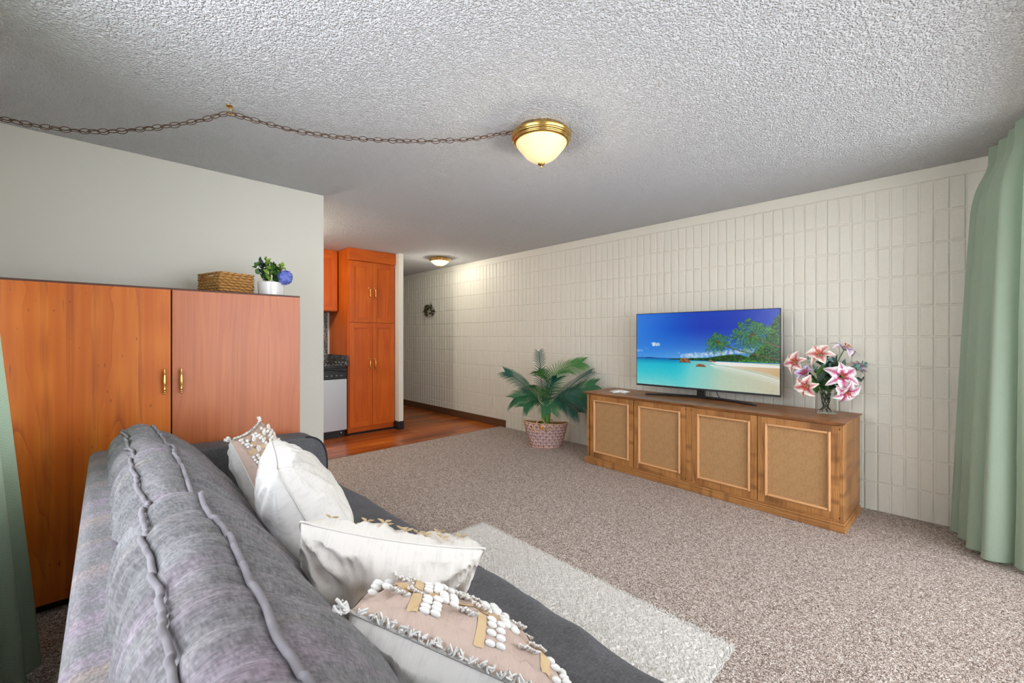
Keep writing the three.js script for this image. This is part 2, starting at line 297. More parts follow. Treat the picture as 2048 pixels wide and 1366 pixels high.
// unseen balcony beyond the glass door; roof, sides and parapet shape the incoming light
struct('floor_unseen_balcony', box(XL - .1, XR + .13, -.2, -.02, ZB + .12, ZB + LANAI + .05), M.concrete);
struct('ceiling_unseen_balcony', box(XL - .1, XR + .13, H, H + .12, ZB + .1, ZB + LANAI + .05), M.wall);
struct('wall_unseen_balcony', [box(XL - .2, XR + .13, -.2, .42, ZB + LANAI - .03, ZB + LANAI + .05), box(XL - .2, XL - .1, -.2, H, ZB + .12, ZB + LANAI + .05), box(XR + .03, XR + .13, -.2, H, ZB + .12, ZB + LANAI + .05)], M.wall);

// scored block wall: stacked cells, each a slightly proud pillow with recessed joints
{
  const wall = struct('wall_right', box(XR + .0060, XR + .13, -.1, H, ZE, ZB), M.block, 'cream painted scored concrete block wall');
  obj('plain_band', rbox(XR - .001, XR + .01, 2.256, H, ZE, ZB, .003), M.block, wall);
  const cw = .0719, ch = .206, J = .0036, D = .0065;
  const cell = (w, h, seed) => {          // bevelled block face, slightly uneven corners; local: z along wall, y up, proud towards -x
    const r = RNG(seed), e = .0045, P = [], w2 = w / 2 - J, h2 = h / 2 - J, n = 4;
    const ring = (s, d) => { const o = []; for (const [a, b] of [[-1, -1], [1, -1], [1, 1], [-1, 1]]) o.push([d + (r() - .5) * .0012, b * (h2 - s) + (r() - .5) * .0014, a * (w2 - s) + (r() - .5) * .0014]); return o; };
    const rings = [ring(0, .002), ring(e * .3, -D * .62), ring(e * 1.3, -D)];
    for (let k = 0; k < 2; k++) for (let i = 0; i < n; i++) { const a = rings[k][i], b = rings[k][(i + 1) % n], c = rings[k + 1][(i + 1) % n], d = rings[k + 1][i]; P.push(...a, ...b, ...c, ...a, ...c, ...d); }
    const [a, b, c, d] = rings[2]; P.push(...a, ...b, ...c, ...a, ...c, ...d);
    const g = new THREE.BufferGeometry(); g.setAttribute('position', new THREE.Float32BufferAttribute(P, 3)); muv(g, 'y', r() * 3, r() * 3); g.computeVertexNormals(); return g;
  };
  const variants = Array.from({ length: 10 }, (_, i) => cell(cw, ch, 100 + i)), all = [];
  for (let k = -5; k < 106; k++) for (let j = 0; j < 11; j++) {
    const z = -.006 - (k + .5) * cw, y = -.01 + (j + .5) * ch; if (z + cw / 2 > ZB + .01 || z - cw / 2 < ZE) continue;
    const hidden = z > -.03 || (y < .66 && z < -.5 && z > -2.55) || (y > .85 && y < 1.36 && z < -1.0 && z > -2.05);
    all.push({ y, z, hidden, d: Math.hypot(z, XR) });
  }
  all.sort((a, b) => (a.hidden - b.hidden) || (a.d - b.d));
  const rest = [];
  all.forEach((b, i) => {
    const v = i % 10, dx = rr(-.0012, .0012), g = variants[v];
    if (i < 300) { const m = obj('block', g, i % 3 ? M.block : M.block2, wall); m.position.set(XR + .0065 + dx, b.y, b.z); }
    else rest.push(g.clone().translate(XR + .0065 + dx, b.y, b.z));
  });
  obj('distant_blocks', rest, M.block, wall).userData = { kind: 'stuff' };
  // paint-over outlet cover
  const o = thing('outlet_cover', 'small cream painted outlet cover low on the block wall near the brown baseboard', 'outlet', [XR - .0075, .305, -4.52]);
  obj('plate', rbox(-.004, .004, -.055, .055, -.045, .045, .003), M.wall, o);
  for (const y of [-.022, .022]) obj('socket', rbox(-.0065, -.003, y - .014, y + .014, -.016, .016, .004), M.wall, o);
}

// wood floor of the hall and kitchen: single planks
{
  const sub = struct('floor_hall', box(XL, XR, -.1, -.022, ZE, -4.3), M.dark, 'reddish brown wood plank floor');
  const tones = [[255, 255, 255], [228, 214, 206], [206, 190, 186], [255, 238, 214], [186, 164, 152]].map((c) => phy({ map: rep(T.plank, 1 / .55, 1 / 1.4), color: C(...c), roughness: .3, clearcoat: .25, clearcoatRoughness: .2 }));
  for (let row = 0, z = -4.3; z > ZE + .05; row++, z -= .1275) {
    const left = z < -5.2 ? 2.6 : .8; let x = left - rr(0, .8);
    while (x < XR - .015) { const L = rr(.6, 1.25), x1 = Math.min(x + L, XR - .002); if (x1 > left && x1 - Math.max(x, left) > .02) obj('plank', rbox(Math.max(x, left) + .0008, x1 - .0008, -.022, -.006 + rr(-.0006, .0006), Math.max(z - .1275, ZE) + .0008, z - .0008, .0015, 'x', rr(0, 4), rr(0, 4), 1), tones[Math.floor(rr(0, 4.99))], sub); x += L; }
  }
  struct('trim_1', rbox(1.2, XR - .002, -.012, .002, -4.312, -4.296, .003, 'x'), std({ color: C(128, 92, 60), roughness: .6 }), 'thin metal edge between carpet and wood floor');
}

// ---------------------------------------------------------------- kitchen
function archHandle(parent, x, y, z, h = .13, mat = M.brass) {      // arched pull with two feet
  const g = new THREE.Group(); g.name = 'handle'; parent.add(g); g.position.set(x, y, z);
  obj('grip', merge([tube([[0, -h / 2, 0], [0, -h / 2 + .008, .022], [0, 0, .03], [0, h / 2 - .008, .022], [0, h / 2, 0]], .0055, 24, 8)]), mat, g);
  for (const s of [-1, 1]) obj('foot', at(lathe([[0, .006], [.009, .004], [.011, 0]], 12), 0, s * h / 2, 0, Math.PI / 2), mat, g);
}
function shaker(parent, x0, x1, y0, y1, z, mat, hx, hy, off) {     // framed door, recessed panel, handle
  const f = .062, t = .02;
  const d = obj('door', [rbox(x0, x0 + f, y0, y1, z, z + t, .002, 'y', off), rbox(x1 - f, x1, y0, y1, z, z + t, .002, 'y', off + .2), rbox(x0 + f, x1 - f, y0, y0 + f, z, z + t, .002, 'x', off, .3), rbox(x0 + f, x1 - f, y1 - f, y1, z, z + t, .002, 'x', off, .6)], mat, parent);
  obj('panel', box(x0 + f, x1 - f, y0 + f, y1 - f, z + .002, z + .011, 'y', off + .37), mat, d);
  if (hx !== null) archHandle(d, hx, hy, z + t);
}
{
  const p = thing('pantry_cabinet', 'tall reddish cherry pantry cabinet with four doors reaching the ceiling', 'cabinet', [0, 0, 0]);
  obj('body', [box(2.168, 2.80, .085, 2.336, -5.795, -5.202, 'y')], M.kitchen, p);
  obj('side_panel', box(2.164, 2.168, .93, 2.336, -5.795, -5.202, 'y', .3), M.kitchen, p);
  obj('header_board', rbox(2.164, 2.80, 2.19, 2.337, -5.202, -5.165, .002, 'x'), M.kitchen, p);
  obj('toe_board', box(2.175, 2.80, -.006, .085, -5.78, -5.222, 'x'), M.kitchen, p);
  obj('floor_strip', box(2.175, 2.80, -.006, .02, -5.222, -5.212, 'x'), M.black, p);
  const xm = 2.482;
  shaker(p, 2.182, xm - .002, 1.412, 2.178, -5.202, M.kitchen, xm - .042, 1.79, .1); shaker(p, xm + .002, 2.79, 1.412, 2.178, -5.202, M.kitchen, xm + .03, 1.79, 1.3);
  shaker(p, 2.182, xm - .002, .09, 1.404, -5.202, M.kitchen, xm - .042, .88, 2.1); shaker(p, xm + .002, 2.79, .09, 1.404, -5.202, M.kitchen, xm + .03, .88, 3.4);

  const u = thing('wall_cabinet', 'orange cherry wall cabinet left of the tall pantry above the counter', 'cabinet', [0, 0, 0]);
  obj('body', box(1.1, 2.150, 1.555, 2.336, -5.795, -5.49, 'y', .7), M.kitchen, u);
  shaker(u, 1.66, 2.146, 1.565, 2.29, -5.49, M.kitchen, 1.70, 1.64, .6); shaker(u, 1.16, 1.656, 1.565, 2.29, -5.49, M.kitchen, 1.61, 1.64, 2.6);

  const d = thing('dishwasher', 'dishwasher with pale steel door and black control panel under the counter', 'dishwasher', [0, 0, 0]);
  obj('tub', box(1.552, 2.142, .08, .868, -5.78, -5.20), M.black, d);
  obj('door', rbox(1.552, 2.145, .085, .712, -5.20, -5.172, .006), M.steel, d);
  const cp = obj('control_panel', rbox(1.552, 2.145, .714, .846, -5.20, -5.170, .006), M.black, d);
  obj('pull_lip', tube([[1.57, .80, -5.168], [1.7, .822, -5.160], [1.85, .828, -5.156], [2.0, .822, -5.160], [2.13, .80, -5.168]], .008, 24, 6), M.black, cp);
  for (let i = 0; i < 9; i++) obj('button', rbox(1.60 + i * .058, 1.622 + i * .058, .752, .76, -5.171, -5.168, .001), std({ color: C(150, 152, 156), roughness: .5 }), cp);
  obj('toe_panel', box(1.552, 2.142, -.006, .08, -5.75, -5.235), M.black, d);
  obj('screw', at(lathe([[0, .003], [.008, .002], [.009, 0]], 12), 2.10, .045, -5.235, Math.PI / 2), M.steel, d);

  const bc = thing('base_cabinet', 'cherry base cabinet beside the dishwasher behind the partition', 'cabinet', [0, 0, 0]);
  obj('body', box(.3, 1.548, .08, .868, -5.78, -5.202), M.kitchen, bc); obj('toe_board', box(.3, 1.548, -.022, .08, -5.75, -5.25), M.black, bc);
  shaker(bc, .95, 1.544, .09, .86, -5.202, M.kitchen, 1.0, .78, .9);
  const ct = thing('countertop', 'dark polished granite countertop with a low side splash against the pantry', 'countertop', [0, 0, 0]);
  obj('slab', rbox(.3, 2.158, .87, .93, -5.784, -5.15, .008), M.graniteD, ct);
  obj('side_splash', rbox(2.136, 2.160, .93, 1.0, -5.78, -5.16, .004), M.graniteD, ct);
  const bs = obj('backsplash', box(.3, 2.135, .932, 1.553, -5.798, -5.786), M.granite); tag(bs, 'speckled grey granite backsplash panel under the wall cabinet', 'backsplash');
}

// ---------------------------------------------------------------- ceiling lights
function ceilingLight(x, z, R, drop, label, warm, power, glow, low = .014) {
  const t = thing('ceiling_light', label, 'ceiling light', [x, H, z]);
  const kc = Math.min(1, drop / .19);
  obj('canopy', lathe([[.80, 0], [.86, -.006], [.875, -.012], [.93, -.018], [.985, -.024], [1.0, -.030], [.995, -.036], [.955, -.040], [.975, -.045], [.98, -.050], [.95, -.054], [.915, -.056], [.935, -.061], [.93, -.066], [.89, -.071], [.84, -.072], [.8, -.066], [.8, -.03]].map(([r, y]) => [r * R, y * kc]), 64), M.brass, t);
  const prof = []; const gr = R * .83, top = -.064 * kc, bot = -drop + .03 * kc;
  for (let i = 0; i <= 24; i++) { const a = i / 24; prof.push([gr * Math.pow(Math.cos(a * Math.PI / 2), .62) * (1 - .16 * Math.sin(a * Math.PI)) + .004, lerp(top, bot, Math.pow(a, .86))]); }
  const bowl = lathe(prof, 96), p = bowl.attributes.position;
  for (let i = 0; i < p.count; i++) { const a = Math.atan2(p.getZ(i), p.getX(i)), k = 1 + .022 * Math.cos(a * 36) * smooth(bot, bot + .03, p.getY(i)); p.setX(i, p.getX(i) * k); p.setZ(i, p.getZ(i) * k); } bowl.computeVertexNormals();
  obj('glass_shade', bowl, phy({ color: C(246, 222, 168), roughness: .35, emissive: new THREE.Color(...warm), emissiveIntensity: glow, side: THREE.DoubleSide }), t);
  obj('finial', lathe([[.003, bot + .006], [.017, bot + .002], [.02, bot - .004], [.016, bot - .012], [.006, bot - .016], [.004, bot - .024], [.006, bot - .027], [0, -drop]], 20), M.brass, t);
  const l = new THREE.PointLight(new THREE.Color(warm[0], warm[1] * .5 + .47, warm[2] * .5 + .4), power, 0, 2); l.position.set(0, top - low, 0); l.castShadow = true; l.shadow.radius = 3; l.name = 'lamp_glow'; t.add(l);
}
ceilingLight(1.70, -1.54, .162, .205, 'large brass ringed ceiling light with ribbed glass bowl at the chain end', [1, .82, .46], 4.5, 1.9);
ceilingLight(3.39, -4.995, .15, .135, 'small ceiling light with frosted glass bowl in the hallway', [1, .95, .86], 4.5, 3.2, .03);
ceilingLight(1.0, -4.55, .15, .135, 'unseen ceiling light behind the partition wall, placed to light the kitchen', [1, .95, .86], 22, 3.2, .03);  // lamp out of view, placed to brighten the cabinets and far ceiling

// swag chain with a cord woven through, held by a ceiling hook
{
  const hk = thing('ceiling_hook', 'small brass swag hook screwed into the ceiling', 'hook', [.431, H, -2.421]);
  obj('toggle_plate', at(lathe([[0, -.008], [.012, -.006], [.016, 0]], 16), 0, 0, 0), M.brass, hk);
  obj('hook', tube([[0, 0, 0], [0, -.012, 0], [.012, -.02, .004], [.012, -.036, .004], [0, -.042, 0], [-.012, -.034, -.004]], .003, 24, 6), M.brass, hk);
  const path = new THREE.CatmullRomCurve3([[-.455, 2.215, -2.955], [-.335, 2.180, -2.888], [-.181, 2.158, -2.794], [-.036, 2.158, -2.706], [.148, 2.196, -2.593], [.324, 2.256, -2.486], [.425, 2.301, -2.425], [.50, 2.285, -2.373], [.694, 2.240, -2.239], [.888, 2.226, -2.104], [1.193, 2.238, -1.893], [1.40, 2.270, -1.75], [1.515, 2.305, -1.669], [1.575, 2.318, -1.628]].map((p) => V(...p)));
  const t = thing('swag_chain', 'rusty brown swag chain with woven cord draped under the ceiling to the brass light', 'chain', [0, 0, 0]);
  const L = path.getLength(), step = .036, n = Math.floor(L / step), link = (() => { const pts = []; for (let i = 0; i < 16; i++) { const a = i / 16 * 6.2832; pts.push([Math.cos(a) * .0225, Math.sin(a) * .0118, 0]); } return tube(pts, .0017, 24, 5, true); })();
  const cordPts = [];
  for (let i = 0; i < n; i++) {
    const q = (i + .5) / n, p = path.getPointAt(q), tg = path.getTangentAt(q), m = obj('link', link, M.chain, t);
    m.position.copy(p); const rot = new THREE.Quaternion().setFromUnitVectors(V(1, 0, 0), tg); m.quaternion.copy(rot).multiply(new THREE.Quaternion().setFromAxisAngle(V(1, 0, 0), (i % 2 ? 1.45 : 0.15) + rr(-.35, .35)));
    cordPts.push(p.clone().add(V(rr(-.002, .002), (i % 2 ? .006 : -.003) + rr(-.002, .002), rr(-.003, .003))));
  }
  obj('cord', tube(cordPts, .0022, 260, 5), M.cord, t);
}

// ---------------------------------------------------------------- wall decoration in the hall
{
  const w = thing('wreath', 'small dark dried leaf wreath hanging on the hallway block wall', 'wreath', [XR - .018, 1.655, -6.05]);
  const ring = []; for (let i = 0; i < 24; i++) { const a = i / 24 * 6.283; ring.push([0, Math.cos(a) * .085, Math.sin(a) * .105]); }
  obj('twig_ring', [tube(ring, .007, 60, 6, true), tube(ring.map(([x, y, z], i) => [x - .006, y * (1 + .06 * Math.sin(i * 2.1)), z * (1 + .05 * Math.cos(i * 1.7))]), .004, 60, 5, true)], std({ color: C(188, 176, 158), roughness: .9 }), w);
  const lf = [];
  for (let i = 0; i < 60; i++) { const a = (i / 60 - .5) * 4.6, g = leafGeo(.055, .02, .012); at(g, rr(-.02, -.004), Math.cos(a) * (.085 + rr(-.02, .02)), Math.sin(a) * (.105 + rr(-.02, .02)), rr(-3, 3), rr(-3, 3), rr(-3, 3)); lf.push(g); }
  obj('leaves', lf, std({ color: C(62, 58, 30), roughness: .8, side: THREE.DoubleSide }), w);
  obj('string', tube([[0, .085, 0], [.004, .16, 0], [.006, .24, 0]], .0012, 8, 4), std({ color: C(170, 164, 150) }), w);
}
// a pointed leaf along +y: length l, half width w, cupped by c
function leafGeo(l, w, c, n = 6) {
  return clean(sheet((u, v) => { const s = (u - .5) * 2, k = Math.sin(Math.pow(v, .8) * Math.PI) * w; return [s * k, v * l, Math.abs(s) * k * .35 + c * v * v * 2]; }, 2, n));
}

// ---------------------------------------------------------------- cherry cabinet behind the sofa
{
  const z = -2.76, x0 = -.375, xm = .241, x1 = .855;
  const t = thing('wardrobe_cabinet', 'wide low cherry veneer cabinet with two tall doors behind the sofa', 'cabinet', [0, 0, 0]);
  obj('body', [box(x0, x1, .04, 1.47, -3.42, z - .022, 'y')], M.cherryEdge, t);
  obj('top_panel', rbox(x0 - .001, x1 + .001, 1.462, 1.473, -3.42, z - .002, .002, 'x'), M.cherryEdge, t);
  obj('plinth', box(x0 + .01, x1 - .01, 0, .04, -3.40, z - .045), M.black, t);
  const dl = rbox(x0, xm - .0028, .045, 1.464, z - .02, z, .002), uv = dl.attributes.uv;     // figure laid over the whole left door
  for (let i = 0; i < uv.count; i++) uv.setXY(i, (uv.getX(i) - x0) / (xm - x0), 1 - (uv.getY(i) - .045) / 1.42);
  const doors = [obj('door', dl, M.cherryFig, t), obj('door', rbox(xm + .0028, x1, .045, 1.464, z - .02, z, .002, 'y', .13, .4), M.cherry, t)];
  [[.212, 1], [.279, -1]].forEach(([x], i) => {
    const h = new THREE.Group(); h.name = 'handle'; doors[i].add(h); h.position.set(x, .998, z);
    const g = lathe([[0, -.066], [.004, -.063], [.0045, -.058], [.003, -.056], [.0055, -.052], [.0055, -.048], [.003, -.046], [.0075, -.042], [.0075, -.039], [.005, -.036], [.0065, -.02], [.0085, 0], [.0065, .02], [.005, .036], [.0075, .039], [.0075, .042], [.003, .046], [.0055, .048], [.0055, .052], [.003, .056], [.0045, .058], [.004, .063], [0, .066]], 18);
    obj('grip', g.translate(0, 0, .022), M.brass, h);
    for (const s of [-1, 1]) obj('post', at(new THREE.CylinderGeometry(.004, .006, .022, 12), 0, s * .04, .011, Math.PI / 2), M.brass, h);
  });
}
// woven storage basket on the cabinet
{
  const t = thing('storage_basket', 'small rectangular woven water hyacinth basket on top of the cherry cabinet', 'basket', [.477, 1.473, -2.93], .3);
  const W = .19, D = .25, rows = 8, rh = .0165, Hh = rows * rh;
  const loop = (ins) => { const r = .012, P = []; for (const [x, z] of [[r, 0], [W - r, 0], [W, -r], [W, -D + r], [W - r, -D], [r, -D], [0, -D + r], [0, -r]]) P.push(V(x, 0, z)); return new THREE.CatmullRomCurve3(P, true, 'catmullrom', .15); };
  const cv = loop(0);
  for (let k = 0; k < rows; k++) for (const ph of [0, 1]) {
    const pts = [], open = k >= rows - 3 && k < rows - 1; let n = 150;
    for (let i = 0; i <= n; i++) {
      const q = i / n, p = cv.getPointAt((q + .999) % 1 === 1 ? 0 : q % 1), tg = cv.getTangentAt(q % 1), out = V(tg.z, 0, -tg.x), w = Math.sin(q * 46 * 3.1416 + ph * 3.1416 + k * 1.3);
      const skip = open && p.x < .02 && p.z < -.07 && p.z > -.19; if (skip) { if (pts.length > 3) obj('strand', tube(pts.splice(0), .0052, 100, 5), (k + ph) % 2 ? M.straw : M.straw2, t); else pts.length = 0; continue; }
      pts.push(V(p.x + out.x * w * .003, (k + .5) * rh + (ph ? .0035 : -.0035) * Math.cos(q * 46 * 3.1416 + k), p.z + out.z * w * .003));
    }
    if (pts.length > 3) obj('strand', tube(pts, .0052, 130, 5), (k + ph) % 2 ? M.straw : M.straw2, t);
  }
  obj('base', box(.006, W - .006, 0, .006, -D + .006, -.006), M.straw2, t);
  obj('lining', [box(.004, .007, .004, Hh - .055, -D + .006, -.006), box(W - .007, W - .004, .004, Hh - .01, -D + .006, -.006), box(.006, W - .006, .004, Hh - .01, -.008, -.005), box(.006, W - .006, .004, Hh - .01, -D + .005, -D + .008)], M.straw2, t);
  obj('rim_wire', tube([[0, Hh - .004, -.005], [0, Hh - .004, -D / 2], [0, Hh - .004, -D + .005]], .0035, 12, 6), std({ color: C(112, 84, 50), roughness: .7 }), t);
}
// potted plant with blue hydrangea
{
  const t = thing('potted_plant', 'white pot with small green sprigs and a blue hydrangea bloom on the cherry cabinet', 'potted plant', [.745, 1.473, -2.95]);
  const pot = lathe([[0, 0], [.066, 0], [.07, .004], [.074, .088], [.072, .09], [.069, .086], [.066, .06], [0, .06]], 48), p = pot.attributes.position;
  for (let i = 0; i < p.count; i++) { const a = Math.atan2(p.getZ(i), p.getX(i)), k = 1 - .05 * Math.pow(Math.abs(Math.cos((a - .95) * 1)), 60); p.setX(i, p.getX(i) * k); p.setZ(i, p.getZ(i) * k); } pot.computeVertexNormals();
  obj('pot', pot, M.ceramic, t); obj('moss', at(new THREE.CylinderGeometry(.066, .066, .008, 24), 0, .078, 0), M.leafDark, t);
  const R = RNG(17), q = (a, b) => a + (b - a) * R();
  for (let s = 0; s < 15; s++) {
    const a = q(0, 6.283), out = q(.01, .09), hh = q(.07, .155) * (1 - out * 2.2), top = V(-.012 + Math.cos(a) * out, .085 + hh, Math.sin(a) * out * .7), b0 = V(Math.cos(a) * .03, .075, Math.sin(a) * .03), g = [tube([b0, b0.clone().lerp(top, .5).add(V(0, .01, 0)), top], .0015, 8, 4)];
    for (let k = 0; k < 11; k++) { const f = .25 + .75 * k / 10, c = b0.clone().lerp(top, f), lf = leafGeo(q(.028, .042), q(.009, .013), q(-.006, .01)); at(lf, c.x, c.y, c.z, q(-1.1, 1.1), k * 2.4 + q(-.3, .3), q(-1.2, 1.2)); g.push(lf); }
    obj('sprig', g, [M.leaf, M.leafDark, M.leaf, M.leafLight][s % 4], t);
  }
  const fl = [];
  for (let i = 0; i < 90; i++) { const y = 1 - 2 * (i + .5) / 90, r = Math.sqrt(1 - y * y), a = i * 2.39996, d = V(r * Math.cos(a), y, r * Math.sin(a)); for (let k = 0; k < 4; k++) { const g = leafGeo(.019 + R() * .006, .0095, .004, 4); g.rotateX(.95 + R() * .5); g.rotateY(k * 1.5708 + i); g.applyQuaternion(new THREE.Quaternion().setFromUnitVectors(V(0, 1, 0), d)); g.translate(d.x * .034, d.y * .038, d.z * .034); fl.push(g); } }
  const hd = obj('flower_head', fl, M.blue, t); hd.position.set(.064, .122, .058);
}

// ---------------------------------------------------------------- cane fronted console
const CON = { x: 3.385, z: -2.505, a: Math.atan2(.085, 2.05), h: .69 };
// local frame of the console: s along the front from its far end, y up, d into the wall
function consolePoint(s, y, d) { const c = Math.cos(CON.a), q = Math.sin(CON.a); return V(CON.x - s * q + d * c, y, CON.z + s * c + d * q); }
const CONTURN = -Math.PI / 2 - CON.a;                       // local +x = s, local +z = towards the room
{
  const t = thing('sideboard', 'long walnut sideboard with four woven cane door panels under the television', 'sideboard', [CON.x, 0, CON.z], CONTURN);
  const B = (s0, s1, y0, y1, d0, d1, r = .003, g = 'y', o = 0) => rbox(s0, s1, y0, y1, -d1, -d0, r, g, o, o * 1.7);
  const L = 2.052, DP = .505;
  obj('carcass', [B(.03, .052, .06, .672, .012, DP), B(2.018, 2.04, .06, .672, .012, DP), B(.03, 2.04, .06, .672, DP - .015, DP), B(.052, 2.018, .058, .066, .012, DP), B(.052, 2.018, .6655, .672, .012, DP), B(1.026, 1.073, .06, .672, .013, .06), B(.546, .552, .06, .672, .022, .06), B(1.547, 1.553, .06, .672, .022, .06), B(.052, 2.018, .06, .67, .05, .06)], M.walnut, t);
  // plinth with a stepped top
  obj('plinth', [B(.006, L, 0, .042, -.004, DP - .02, .004, 'x'), B(.014, L - .006, .042, .058, .002, DP - .02, .004, 'x')], M.walnut, t);
  // top with ogee edge
  const top = [B(-.004, L + .006, .684, CON.h, -.018, DP, .003, 'x'), B(.006, L - .002, .676, .685, -.006, DP, .004, 'x'), B(.016, L - .01, .668, .677, .003, DP, .003, 'x')];
  obj('top', top, M.walnutTop, t);
  [[.066, .545], [.553, 1.025], [1.074, 1.547], [1.553, 2.019]].forEach(([a, b], i) => {
    const y0 = .066, y1 = .664, f = .044, m = .016, ix0 = a + f, ix1 = b - f, iy0 = .116, iy1 = .621;
    const d = obj('door', [B(a, ix0, y0, y1, .012, .032, .002, 'y', i), B(ix1, b, y0, y1, .012, .032, .002, 'y', i + .4), B(ix0, ix1, y0, iy0, .012, .032, .002, 'y', i + .7), B(ix0, ix1, iy1, y1, .012, .032, .002, 'y', i + .9)], M.walnut, t);
    obj('cane_panel', box(ix0, ix1, iy0, iy1, -.030, -.022), M.cane, d);
    const mo = [[ix0, ix0 + m, iy0, iy1], [ix1 - m, ix1, iy0, iy1], [ix0 + m, ix1 - m, iy0, iy0 + m], [ix0 + m, ix1 - m, iy1 - m, iy1]], gs = [];
    mo.forEach(([p, q, r, s], k) => { gs.push(B(p, q, r, s, .003, .028, .005)); const e = .004; gs.push(k < 2 ? B(p + e, q - e, r, s, .0, .008, .003) : B(p, q, r + e, s - e, .0, .008, .003)); });
    obj('moulding', gs, M.moulding, d);
    for (const y of [y0 + .02, y1 - .02]) obj('hinge_pin', B(i % 2 ? b - .002 : a - .003, i % 2 ? b + .003 : a + .002, y - .006, y + .006, .010, .016, .002), M.dark, d);
  });
}
// starfish
{
  const g = sheet((u, v) => { const a = u * 6.28318, star = .3 + .7 * Math.pow(Math.abs(Math.cos(a * 2.5)), 2.4), r = v * .105 * star; return [Math.cos(a) * r, .021 * (1 - Math.pow(v, 1.6)) * (1) + .001, Math.sin(a) * r]; }, 100, 14, 1, 1, null, true);
  const p = consolePoint(.265, CON.h, .22), o = obj('starfish', [g, at(new THREE.CylinderGeometry(.03, .03, .002, 20), 0, .001, 0)], M.white); o.position.copy(p); o.rotation.y = .5;
  tag(o, 'white ornamental starfish lying on the far end of the sideboard', 'starfish');
}
